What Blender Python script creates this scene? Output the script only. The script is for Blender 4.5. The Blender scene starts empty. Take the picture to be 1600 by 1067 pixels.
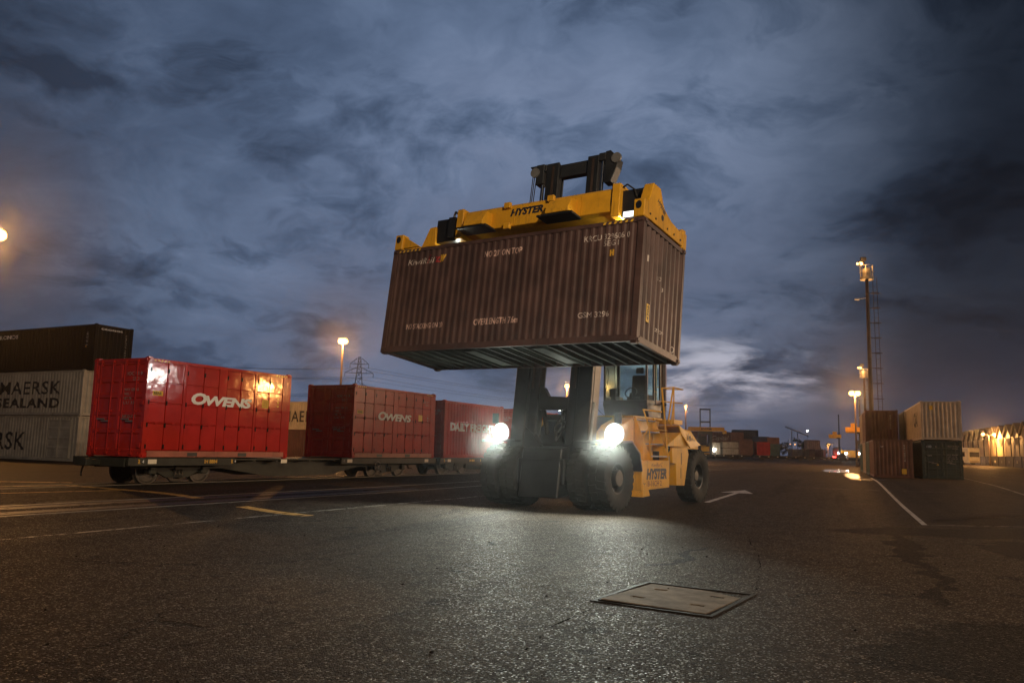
import bpy, bmesh, math, random
from mathutils import Vector, Matrix
random.seed(7)
rad = math.radians
S = bpy.context.scene
COL = S.collection

# ------------------------------------------------------------------ camera
CAM_H = 1.3414; PITCH = .1341; ROLL = .0244
M = Matrix.Rotation(ROLL, 3, 'Y') @ Matrix.Rotation(-PITCH, 3, 'X')
cam_d = bpy.data.cameras.new('camera'); cam = bpy.data.objects.new('camera', cam_d); COL.objects.link(cam)
cam_d.sensor_width = 36; cam_d.lens = 1239.7 / 1600 * 36; cam_d.clip_start = .05; cam_d.clip_end = 5000
R3 = Matrix((M[0], M[2], -M[1])).transposed()
cam.matrix_world = Matrix.Translation((0, 0, CAM_H)) @ R3.to_4x4()
S.camera = cam

# ------------------------------------------------------------------ sky
SUN_AZ, SUN_EL = rad(16), rad(1.5)          # last glow behind the yard, azimuth right of +Y
W = bpy.data.worlds.new('World'); S.world = W; W.use_nodes = True
nt = W.node_tree; nt.nodes.clear()
def N(t, kind, **kw):
    n = t.nodes.new(kind)
    for k, v in kw.items():
        if k == 'ins':
            for kk, vv in v.items(): n.inputs[kk].default_value = vv
        else: setattr(n, k, v)
    return n
def math_n(t, op, a, b=None, c=None, clamp=False):
    n = t.nodes.new('ShaderNodeMath'); n.operation = op; n.use_clamp = clamp
    for i, x in enumerate((a, b, c)):
        if x is None: continue
        if isinstance(x, (int, float)): n.inputs[i].default_value = x
        else: t.links.new(x, n.inputs[i])
    return n.outputs[0]
def vmath(t, op, a, b=None, out=0, scale=None):
    n = t.nodes.new('ShaderNodeVectorMath'); n.operation = op
    for i, x in enumerate((a, b)):
        if x is None: continue
        if isinstance(x, (tuple, list, Vector)): n.inputs[i].default_value = x
        else: t.links.new(x, n.inputs[i])
    if scale is not None: n.inputs['Scale'].default_value = scale
    return n.outputs[out]
def ramp(t, fac, stops, interp='LINEAR'):
    n = t.nodes.new('ShaderNodeValToRGB'); cr = n.color_ramp; cr.interpolation = interp
    while len(cr.elements) < len(stops): cr.elements.new(.5)
    for e, (p, c) in zip(cr.elements, stops):
        e.position = p; e.color = (*c, 1) if len(c) == 3 else c
    t.links.new(fac, n.inputs[0]); return n.outputs[0]
def mix(t, fac, a, b, mode='MIX'):
    n = t.nodes.new('ShaderNodeMix'); n.data_type = 'RGBA'; n.blend_type = mode
    for nm, x in (('Factor', fac),):
        if isinstance(x, (int, float)): n.inputs[0].default_value = x
        else: t.links.new(x, n.inputs[0])
    for i, x in ((6, a), (7, b)):
        if isinstance(x, (tuple, list)): n.inputs[i].default_value = (*x[:3], 1)
        else: t.links.new(x, n.inputs[i])
    return n.outputs[2]
def noise(t, vec, scale, detail=4, rough=.55, dist=0., out=0):
    n = t.nodes.new('ShaderNodeTexNoise'); n.inputs['Scale'].default_value = scale
    n.inputs['Detail'].default_value = detail; n.inputs['Roughness'].default_value = rough; n.inputs['Distortion'].default_value = dist
    if vec is not None: t.links.new(vec, n.inputs['Vector'])
    return n.outputs[out]
def smooth(t, x, lo, hi):
    n = t.nodes.new('ShaderNodeMapRange'); n.interpolation_type = 'SMOOTHSTEP'
    t.links.new(x, n.inputs[0]); n.inputs[1].default_value = lo; n.inputs[2].default_value = hi
    return n.outputs[0]
SKY_OFF = (3.1, 7.4, .6)
def sky_nodes():
    t = nt
    tc = N(t, 'ShaderNodeTexCoord'); D = tc.outputs['Generated']
    sep = N(t, 'ShaderNodeSeparateXYZ'); t.links.new(D, sep.inputs[0])
    z = math_n(t, 'MAXIMUM', sep.outputs[2], 0.0)
    k = math_n(t, 'DIVIDE', 1.0, math_n(t, 'ADD', z, .30))
    c = vmath(t, 'MULTIPLY', D, (1, 1, 0)); 
    sc = t.nodes.new('ShaderNodeVectorMath'); sc.operation = 'SCALE'; t.links.new(c, sc.inputs[0]); t.links.new(k, sc.inputs['Scale'])
    P = vmath(t, 'ADD', sc.outputs[0], SKY_OFF)
    warp = vmath(t, 'ADD', P, vmath(t, 'MULTIPLY', vmath(t, 'SUBTRACT', noise(t, P, 1.7, 4, .55, out=1), (.5, .5, .5)), (.55, .55, .55)))
    big = noise(t, P, 1.25, 3, .5); mid = noise(t, warp, 3.1, 10, .60); fine = noise(t, warp, 9.0, 8, .62)
    bil = math_n(t, 'SUBTRACT', 1.0, math_n(t, 'ABSOLUTE', math_n(t, 'SUBTRACT', math_n(t, 'MULTIPLY', mid, 4.0), 2.0)), clamp=True)
    f = math_n(t, 'ADD', math_n(t, 'MULTIPLY', big, .40), math_n(t, 'ADD', math_n(t, 'MULTIPLY', mid, .38), math_n(t, 'ADD', math_n(t, 'MULTIPLY', fine, .14), math_n(t, 'MULTIPLY', bil, .07))))
    cloud = ramp(t, f, [(.40, (.027, .041, .072)), (.485, (.058, .086, .146)), (.55, (.098, .138, .222)), (.62, (.158, .208, .315)), (.70, (.24, .295, .40))])
    # twilight still lights the deck of cloud ahead of the camera more than the sides
    def lobe(d, lo, hi):
        v = Vector(d).normalized(); dt = vmath(t, 'DOT_PRODUCT', D, v, out=1)
        return smooth(t, dt, math.cos(rad(lo)), math.cos(rad(hi)))
    l1 = lobe((-.12, 1, .38), 37, 3)
    br = math_n(t, 'ADD', math_n(t, 'MULTIPLY', l1, 1.10), .17)
    s2 = t.nodes.new('ShaderNodeVectorMath'); s2.operation = 'SCALE'; t.links.new(cloud, s2.inputs[0]); t.links.new(br, s2.inputs['Scale'])
    # low band near the horizon: mauve-grey
    low = smooth(t, z, .17, .0)
    c1 = mix(t, math_n(t, 'MULTIPLY', low, .45), s2.outputs[0], (.070, .086, .150))
    l2 = lobe((.02, 1, .10), 26, 4); c1 = mix(t, math_n(t, 'MULTIPLY', math_n(t, 'MULTIPLY', l2, smooth(t, mid, .35, .62)), .55), c1, (.150, .175, .262))
    # break in the cloud over the place where the sun went down
    Q = vmath(t, 'MULTIPLY', D, (7, 7, 26))
    gapn = smooth(t, noise(t, Q, 1.0, 6, .6, .4), .44, .66)
    fy = math_n(t, 'MAXIMUM', sep.outputs[1], .05)
    gx = math_n(t, 'DIVIDE', math_n(t, 'SUBTRACT', math_n(t, 'DIVIDE', sep.outputs[0], fy), .245), .20); gy = math_n(t, 'DIVIDE', math_n(t, 'SUBTRACT', math_n(t, 'DIVIDE', sep.outputs[2], fy), .098), .062)
    gr = math_n(t, 'ADD', math_n(t, 'MULTIPLY', gx, gx), math_n(t, 'MULTIPLY', gy, gy))
    gap = math_n(t, 'MULTIPLY', smooth(t, gr, 1.0, .05), gapn)
    sky = N(t, 'ShaderNodeTexSky', sky_type='NISHITA', sun_disc=False, sun_elevation=SUN_EL, sun_rotation=SUN_AZ)
    s3 = t.nodes.new('ShaderNodeVectorMath'); s3.operation = 'SCALE'; t.links.new(sky.outputs[0], s3.inputs[0]); s3.inputs['Scale'].default_value = .035
    gapc = mix(t, .85, s3.outputs[0], (.42, .48, .62))
    col = mix(t, gap, c1, gapc)
    bg = N(t, 'ShaderNodeBackground'); t.links.new(col, bg.inputs[0]); bg.inputs[1].default_value = 1.0
    o = N(t, 'ShaderNodeOutputWorld'); t.links.new(bg.outputs[0], o.inputs[0])
sky_nodes()
sun_d = bpy.data.lights.new('sun', 'SUN'); sun = bpy.data.objects.new('sun', sun_d); COL.objects.link(sun)
sun_d.energy = .03; sun_d.angle = rad(20); sun_d.color = (1, .86, .78)
sd = Vector((math.sin(SUN_AZ) * math.cos(SUN_EL), math.cos(SUN_AZ) * math.cos(SUN_EL), math.sin(SUN_EL)))
sun.rotation_euler = sd.to_track_quat('Z', 'Y').to_euler()
S.view_settings.view_transform = 'Standard'; S.view_settings.look = 'None'; S.view_settings.exposure = 0; S.view_settings.gamma = 1
S.view_settings.use_curve_mapping = False
S.cycles.use_denoising = True; S.cycles.max_bounces = 6; S.cycles.volume_bounces = 0; S.cycles.sample_clamp_indirect = 4
S.cycles.transparent_max_bounces = 12; S.cycles.caustics_reflective = False; S.cycles.caustics_refractive = False

# lamp colours
SOD = (1.0, .45, .12); HALO = (.93, 1.0, .86); MH = (1, .95, .85)

# ------------------------------------------------------------------ materials
def _bsdf(name):
    m = bpy.data.materials.new(name); m.use_nodes = True; t = m.node_tree
    return m, t, t.nodes['Principled BSDF']
def paint(name, col, rough=.45, metal=0., var=.25, wear=.0, wearcol=(.11, .05, .03), streak=.25, wavy=.0, grime=(.03, .025, .02), coat=0., vscale=1.0, spec=.35, rv=.24):
    """weathered paint or steel: blotches, vertical run streaks, chips showing what is below"""
    m, t, b = _bsdf(name)
    tc = N(t, 'ShaderNodeTexCoord'); oi = N(t, 'ShaderNodeObjectInfo')
    off = t.nodes.new('ShaderNodeVectorMath'); off.operation = 'SCALE'; off.inputs[0].default_value = (37, 19, 53); t.links.new(oi.outputs['Random'], off.inputs['Scale'])
    P = vmath(t, 'ADD', tc.outputs['Object'], off.outputs[0])
    n1 = noise(t, P, 1.3 * vscale, 6, .6); n2 = noise(t, P, 14 * vscale, 4, .6)
    Pz = vmath(t, 'MULTIPLY', P, (9, 9, .45)); n3 = noise(t, Pz, 1.0, 4, .6)
    lo = tuple(c * (1 - var) for c in col); hi = tuple(min(1, c * (1 + var * .8)) for c in col)
    c = mix(t, smooth(t, n1, .3, .7), lo, hi)
    c = mix(t, math_n(t, 'MULTIPLY', smooth(t, n3, .52, .78), streak), c, grime)
    if wear > 0:
        w = math_n(t, 'MULTIPLY', smooth(t, n2, .60, .72), smooth(t, n1, .45, .7))
        c = mix(t, math_n(t, 'MULTIPLY', w, wear), c, wearcol)
    t.links.new(c, b.inputs['Base Color'])
    r = math_n(t, 'ADD', math_n(t, 'MULTIPLY', n2, rv), rough - rv / 2, clamp=True)
    t.links.new(r, b.inputs['Roughness']); b.inputs['Metallic'].default_value = metal; b.inputs['Specular IOR Level'].default_value = spec
    if coat: b.inputs['Coat Weight'].default_value = coat; b.inputs['Coat Roughness'].default_value = .06
    bp = N(t, 'ShaderNodeBump'); bp.inputs['Strength'].default_value = .25; bp.inputs['Distance'].default_value = .01
    h = n2
    if wavy:
        h = math_n(t, 'ADD', math_n(t, 'MULTIPLY', noise(t, P, 2.3, 2, .5), wavy), math_n(t, 'MULTIPLY', n2, .006))
        bp.inputs['Strength'].default_value = 1.0; bp.inputs['Distance'].default_value = .05
    t.links.new(h, bp.inputs['Height']); t.links.new(bp.outputs[0], b.inputs['Normal'])
    return m
def plain(name, col, rough=.5, metal=0.):
    m, t, b = _bsdf(name)
    tc = N(t, 'ShaderNodeTexCoord'); n = noise(t, tc.outputs['Object'], 6, 4)
    t.links.new(mix(t, n, tuple(c * .8 for c in col), tuple(min(1, c * 1.15) for c in col)), b.inputs['Base Color'])
    b.inputs['Roughness'].default_value = rough; b.inputs['Metallic'].default_value = metal
    return m
def print_mat(name, col, worn=.5, rough=.6):
    """flat sprayed lettering, partly worn away"""
    m, t, b = _bsdf(name)
    tc = N(t, 'ShaderNodeTexCoord'); n = noise(t, tc.outputs['Object'], 9, 6, .65)
    b.inputs['Roughness'].default_value = rough
    t.links.new(mix(t, noise(t, tc.outputs['Object'], 3, 4), tuple(c * .75 for c in col), col), b.inputs['Base Color'])
    if worn:
        t.links.new(smooth(t, n, .25 + .22 * worn, .36 + .22 * worn), b.inputs['Alpha'])
    return m
def glow(name, col, strength):
    m = bpy.data.materials.new(name); m.use_nodes = True; t = m.node_tree; t.nodes.clear()
    e = N(t, 'ShaderNodeEmission'); e.inputs[0].default_value = (*col, 1); e.inputs[1].default_value = strength
    o = N(t, 'ShaderNodeOutputMaterial'); t.links.new(e.outputs[0], o.inputs[0]); return m
def glass(name, col=(.8, .9, .88), rough=.03):
    m = bpy.data.materials.new(name); m.use_nodes = True; t = m.node_tree; t.nodes.clear()
    g = N(t, 'ShaderNodeBsdfGlossy'); g.inputs['Roughness'].default_value = rough
    tr = N(t, 'ShaderNodeBsdfTransparent'); tr.inputs[0].default_value = (*col, 1)
    df = N(t, 'ShaderNodeBsdfDiffuse'); df.inputs[0].default_value = (.25, .28, .26, 1)
    fr = N(t, 'ShaderNodeFresnel'); fr.inputs[0].default_value = 1.5
    mx = N(t, 'ShaderNodeMixShader'); t.links.new(fr.outputs[0], mx.inputs[0]); t.links.new(tr.outputs[0], mx.inputs[1]); t.links.new(g.outputs[0], mx.inputs[2])
    tc = N(t, 'ShaderNodeTexCoord'); dn = noise(t, tc.outputs['Object'], 3, 6, .65)
    m2 = N(t, 'ShaderNodeMixShader'); t.links.new(math_n(t, 'MULTIPLY', smooth(t, dn, .4, .75), .22), m2.inputs[0])
    t.links.new(mx.outputs[0], m2.inputs[1]); t.links.new(df.outputs[0], m2.inputs[2])
    o = N(t, 'ShaderNodeOutputMaterial'); t.links.new(m2.outputs[0], o.inputs[0]); return m

MT = {}
MT['yellow'] = paint('yellow_paint', (.66, .325, .020), .44, var=.16, wear=1., wearcol=(.07, .045, .03), streak=.5, grime=(.22, .11, .025), spec=.2)
MT['steel_dark'] = paint('dark_steel', (.022, .023, .025), .42, var=.35, wear=.5, wearcol=(.09, .06, .045), streak=.3)
MT['black'] = paint('black_paint', (.014, .014, .016), .45, var=.3, streak=.1)
MT['chrome'] = plain('polished_rod', (.62, .6, .57), .18, 1.)
MT['rubber'] = paint('tyre_rubber', (.022, .021, .020), .8, var=.3, streak=0, wear=.5, wearcol=(.055, .045, .035))
MT['rubber_dusty'] = paint('dusty_tyre_wall', (.045, .037, .030), .85, var=.35, streak=0, vscale=2)
MT['brown'] = paint('brown_container_paint', (.082, .0445, .039), .5, var=.32, wear=.8, wearcol=(.13, .055, .03), streak=.55, grime=(.035, .024, .021))
MT['under'] = paint('underside_steel', (.085, .092, .084), .55, var=.3, streak=0, wear=.3, wearcol=(.05, .035, .03), spec=.12)
MT['ply'] = paint('floor_ply', (.010, .010, .009), .8, streak=0, spec=.1)
MT['red'] = paint('red_container_paint', (.42, .022, .016), .085, var=.16, wear=.35, wearcol=(.10, .03, .02), streak=.12, wavy=.10, coat=0., spec=.30, rv=.05)
MT['red2'] = paint('faded_red_container_paint', (.42, .024, .019), .3, var=.22, wear=.4, wearcol=(.12, .05, .03), streak=.2, wavy=.08, spec=.13)
MT['rust'] = paint('rust_brown_paint', (.15, .066, .043), .55, var=.25, wear=.5, streak=.35)
MT['maroon'] = paint('dull_maroon_paint', (.095, .042, .036), .5, var=.25, wear=.4, streak=.3)
MT['grey'] = paint('weathered_grey_paint', (.43, .375, .30), .55, var=.2, wear=.6, wearcol=(.14, .07, .04), streak=.5, grime=(.10, .075, .055))
MT['cream'] = paint('stained_cream_paint', (.42, .35, .27), .55, var=.22, wear=.6, wearcol=(.16, .07, .03), streak=.75, grime=(.12, .07, .04))
MT['green'] = paint('dark_green_paint', (.030, .052, .046), .5, var=.25, wear=.4, streak=.3)
MT['dark'] = paint('near_black_paint', (.0045, .003, .0035), .6, var=.3, streak=.1, grime=(.012, .01, .009), spec=.12)
MT['teal'] = paint('teal_paint', (.05, .11, .105), .5, var=.25, streak=.3)
MT['wagon'] = paint('wagon_grime', (.030, .030, .022), .6, var=.35, wear=.6, wearcol=(.07, .045, .025), streak=.3)
MT['wheelsteel'] = paint('worn_wheel_steel', (.075, .062, .05), .42, metal=.3, var=.3, streak=.1, vscale=3)
MT['galv'] = paint('galvanised_steel', (.25, .24, .23), .5, metal=.4, var=.2, streak=.4)
MT['rustpole'] = paint('brown_pole_steel', (.055, .036, .028), .55, var=.3, streak=.4)
MT['concrete'] = paint('lid_concrete', (.17, .135, .102), .85, var=.35, streak=0, wear=.6, wearcol=(.03, .025, .02), vscale=3.5, spec=.06)
MT['iron'] = paint('cast_iron', (.02, .016, .013), .7, var=.4, streak=0, wear=.5, wearcol=(.09, .07, .055), vscale=3, spec=.08)
MT['cladding'] = paint('warehouse_cladding', (.46, .37, .23), .6, var=.15, streak=.35)
MT['roofing'] = paint('warehouse_roofing', (.10, .085, .075), .6, var=.2, streak=.2)
MT['white'] = paint('white_paint', (.62, .60, .56), .45, var=.12, streak=.25)
MT['rail'] = plain('rail_steel', (.13, .115, .095), .5, .3)
MT['glass'] = glass('cab_glass', (.72, .86, .82))
MT['darkglass'] = plain('dark_glass', (.012, .013, .016), .08)
MT['bark'] = plain('bark', (.05, .04, .03), .9)
MT['leaf'] = plain('foliage', (.045, .06, .03), .8)
MT['seat'] = plain('seat_cloth', (.03, .028, .03), .9)
MT['reflector'] = plain('reflector_plate', (.75, .66, .5), .35)
MT['hazard'] = plain('hazard_yellow', (.75, .45, .03), .5)
T_WHITE = print_mat('white_print', (.90, .89, .87), .0)
T_WORN = print_mat('worn_pale_print', (.62, .52, .47), .36)
T_PINK = print_mat('faded_pink_print', (.72, .47, .40), .38)
T_BLACK = print_mat('black_print', (.018, .017, .018), .15)
T_NAVY = print_mat('dark_blue_print', (.016, .018, .030), .15)
T_MAROON = print_mat('dark_red_print', (.16, .03, .025), .25)
T_YEL = print_mat('yellow_print', (.78, .42, .04), .3)
T_RED = print_mat('red_print', (.45, .03, .03), .5)
T_GREY = print_mat('grey_print', (.35, .33, .31), .5)

# ------------------------------------------------------------------ mesh helpers
class MB:
    def __init__(s, m=None): s.v = []; s.f = []; s.m = m or Matrix.Identity(4)
    def add(s, vs, fs):
        n = len(s.v); s.v += [s.m @ Vector(p) for p in vs]; s.f += [tuple(i + n for i in f) for f in fs]; return s
    def box(s, a, b):
        x0, y0, z0 = a; x1, y1, z1 = b
        return s.add([(x0, y0, z0), (x1, y0, z0), (x1, y1, z0), (x0, y1, z0), (x0, y0, z1), (x1, y0, z1), (x1, y1, z1), (x0, y1, z1)],
                     [(0, 3, 2, 1), (4, 5, 6, 7), (0, 1, 5, 4), (1, 2, 6, 5), (2, 3, 7, 6), (3, 0, 4, 7)])
    def cbox(s, c, d): return s.box([c[i] - d[i] / 2 for i in range(3)], [c[i] + d[i] / 2 for i in range(3)])
    def prism(s, pts, axis, lo, hi):
        """polygon in the two other axes, extruded along axis"""
        def P(a, b, c): return {0: (c, a, b), 1: (a, c, b), 2: (a, b, c)}[axis]
        n = len(pts); vs = [P(*p, lo) for p in pts] + [P(*p, hi) for p in pts]
        return s.add(vs, [tuple(range(n - 1, -1, -1)), tuple(range(n, 2 * n))] + [(i, (i + 1) % n, n + (i + 1) % n, n + i) for i in range(n)])
    def tube(s, p, q, r, n=10, r2=None, cap=True):
        p, q = Vector(p), Vector(q); d = (q - p).normalized(); a = d.orthogonal().normalized(); b = d.cross(a); r2 = r if r2 is None else r2
        vs = []
        for c, rr in ((p, r), (q, r2)):
            for i in range(n):
                t = 2 * math.pi * i / n; vs.append(c + (a * math.cos(t) + b * math.sin(t)) * rr)
        fs = [(i, (i + 1) % n, n + (i + 1) % n, n + i) for i in range(n)]
        if cap: fs += [tuple(range(n - 1, -1, -1)), tuple(range(n, 2 * n))]
        return s.add(vs, fs)
    def path(s, pts, r, n=6):
        for a, b in zip(pts[:-1], pts[1:]): s.tube(a, b, r, n)
        return s
    def lathe(s, prof, c, axis, n=32):
        """profile [(offset along axis, radius)] closed loop round axis through c"""
        c = Vector(c); ax = Vector(axis).normalized(); a = ax.orthogonal().normalized(); b = ax.cross(a); m = len(prof); vs = []; fs = []
        for i in range(n):
            t = 2 * math.pi * i / n; d = a * math.cos(t) + b * math.sin(t)
            vs += [c + ax * o + d * r for o, r in prof]
        for i in range(n):
            for j in range(m - 1):
                k = (i + 1) % n; fs.append((i * m + j, i * m + j + 1, k * m + j + 1, k * m + j))
        return s.add(vs, fs)
    def build(s, name, mat, parent=None, bevel=0., smooth_ang=None, kind=None, label=None, seg=1):
        me = bpy.data.meshes.new(name); me.from_pydata([tuple(v) for v in s.v], [], s.f)
        if bevel:
            bm = bmesh.new(); bm.from_mesh(me); bmesh.ops.recalc_face_normals(bm, faces=bm.faces)
            es = [e for e in bm.edges if len(e.link_faces) == 2 and e.calc_face_angle(0) > .5]
            bmesh.ops.bevel(bm, geom=es, offset=bevel, segments=seg, affect='EDGES', clamp_overlap=True); bm.to_mesh(me); bm.free()
        else:
            bm = bmesh.new(); bm.from_mesh(me); bmesh.ops.recalc_face_normals(bm, faces=bm.faces); bm.to_mesh(me); bm.free()
        if smooth_ang:
            for p in me.polygons: p.use_smooth = True
            me.set_sharp_from_angle(angle=rad(smooth_ang))
        me.materials.append(mat); o = bpy.data.objects.new(name, me); COL.objects.link(o)
        if parent: o.parent = parent
        if kind: o['kind'] = kind
        if label: o['label'] = label
        return o
def thing(name, label, cat, mat4=None, group=None):
    o = bpy.data.objects.new(name, None); COL.objects.link(o); o.empty_display_size = .3
    if mat4 is not None: o.matrix_world = mat4
    o['label'] = label; o['category'] = cat
    if group: o['group'] = group
    return o
def tag(o, label, cat, group=None):
    o['label'] = label; o['category'] = cat
    if group: o['group'] = group
    return o
def link_copy(o, parent):
    c = o.copy(); COL.objects.link(c); c.parent = parent
    for ch in list(o.children): link_copy(ch, c)
    return c
def frame(loc, rz): return Matrix.Translation(loc) @ Matrix.Rotation(rz, 4, 'Z')
_tc = {}
def text_shape(s, size, shear=0., bold=0., spacing=1.):
    k = (s, size, shear, bold, spacing)
    if k in _tc: return _tc[k]
    c = bpy.data.curves.new('t', 'FONT'); c.body = s; c.size = size; c.shear = shear; c.offset = bold; c.space_character = spacing
    c.resolution_u = 3; c.align_x = 'LEFT'; c.fill_mode = 'FRONT'
    o = bpy.data.objects.new('t', c); me = bpy.data.meshes.new_from_object(o)
    vs = [v.co.copy() for v in me.vertices]; fs = [tuple(p.vertices) for p in me.polygons]
    bpy.data.objects.remove(o); bpy.data.curves.remove(c); bpy.data.meshes.remove(me)
    x0 = min(v.x for v in vs); x1 = max(v.x for v in vs); y0 = min(v.y for v in vs); y1 = max(v.y for v in vs)
    _tc[k] = (vs, fs, x0, x1, y0, y1); return _tc[k]
def letter(s, rect, place, mat, parent, name='lettering', shear=0., bold=0., spacing=1., cuts=None, depth=None):
    """fit text into rect (x0,z0,x1,z1); place(x,z,depth)->local point; cuts/depth follow a corrugated sheet"""
    vs, fs, a0, a1, b0, b1 = text_shape(s, 1., shear, bold, spacing)
    x0, z0, x1, z1 = rect; sx = (x1 - x0) / (a1 - a0); sz = (z1 - z0) / (b1 - b0)
    me = bpy.data.meshes.new(name); me.from_pydata([(x0 + (v.x - a0) * sx, 0, z0 + (v.y - b0) * sz) for v in vs], [], fs)
    bm = bmesh.new(); bm.from_mesh(me)
    if cuts:
        lo, hi = min(x0, x1), max(x0, x1)
        for cx in cuts:
            if lo < cx < hi: bmesh.ops.bisect_plane(bm, geom=bm.verts[:] + bm.edges[:] + bm.faces[:], plane_co=(cx, 0, 0), plane_no=(1, 0, 0), dist=1e-5)
    for v in bm.verts: v.co = place(v.co.x, v.co.z, depth(v.co.x) if depth else 0.)
    bm.to_mesh(me); bm.free(); me.materials.append(mat)
    o = bpy.data.objects.new(name, me); COL.objects.link(o); o.parent = parent; return o
def lamp(name, loc, power, col, radius=.15, spot=None, aim=None, blend=.3, parent=None):
    d = bpy.data.lights.new(name, 'SPOT' if spot else 'POINT'); d.energy = power; d.color = col; d.shadow_soft_size = radius
    o = bpy.data.objects.new(name, d); COL.objects.link(o)
    if spot:
        d.spot_size = spot; d.spot_blend = blend
        o.rotation_euler = (-Vector(aim)).to_track_quat('Z', 'Y').to_euler()
    o.location = loc
    if parent: o.parent = parent
    return o

# ------------------------------------------------------------------ layout frames
TU = Vector((.45757, .88917)); TV = Vector((-.88917, .45757)); TO = Vector((-10.7475, 23.4075)); TANG = 1.0955
def train(s, t, z=0.): p = TO + TU * s + TV * t; return Vector((p.x, p.y, z))
CA = Vector((.8264, -.56309)); CN = Vector((.56309, .8264)); CO = Vector((2.7086, 17.1328)); CYAW = -.5981
TRUCK_Z = -.18
def sstep(x): x = max(0., min(1., x)); return x * x * (3 - 2 * x)
def gz(x, y):
    t = (Vector((x, y)) - TO).dot(TV)
    return -.2 * sstep((-t - 2.5) / 5.5) * (1 - sstep((y - 24) / 22)) + .45 * sstep((y - 70) / 90)

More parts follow.
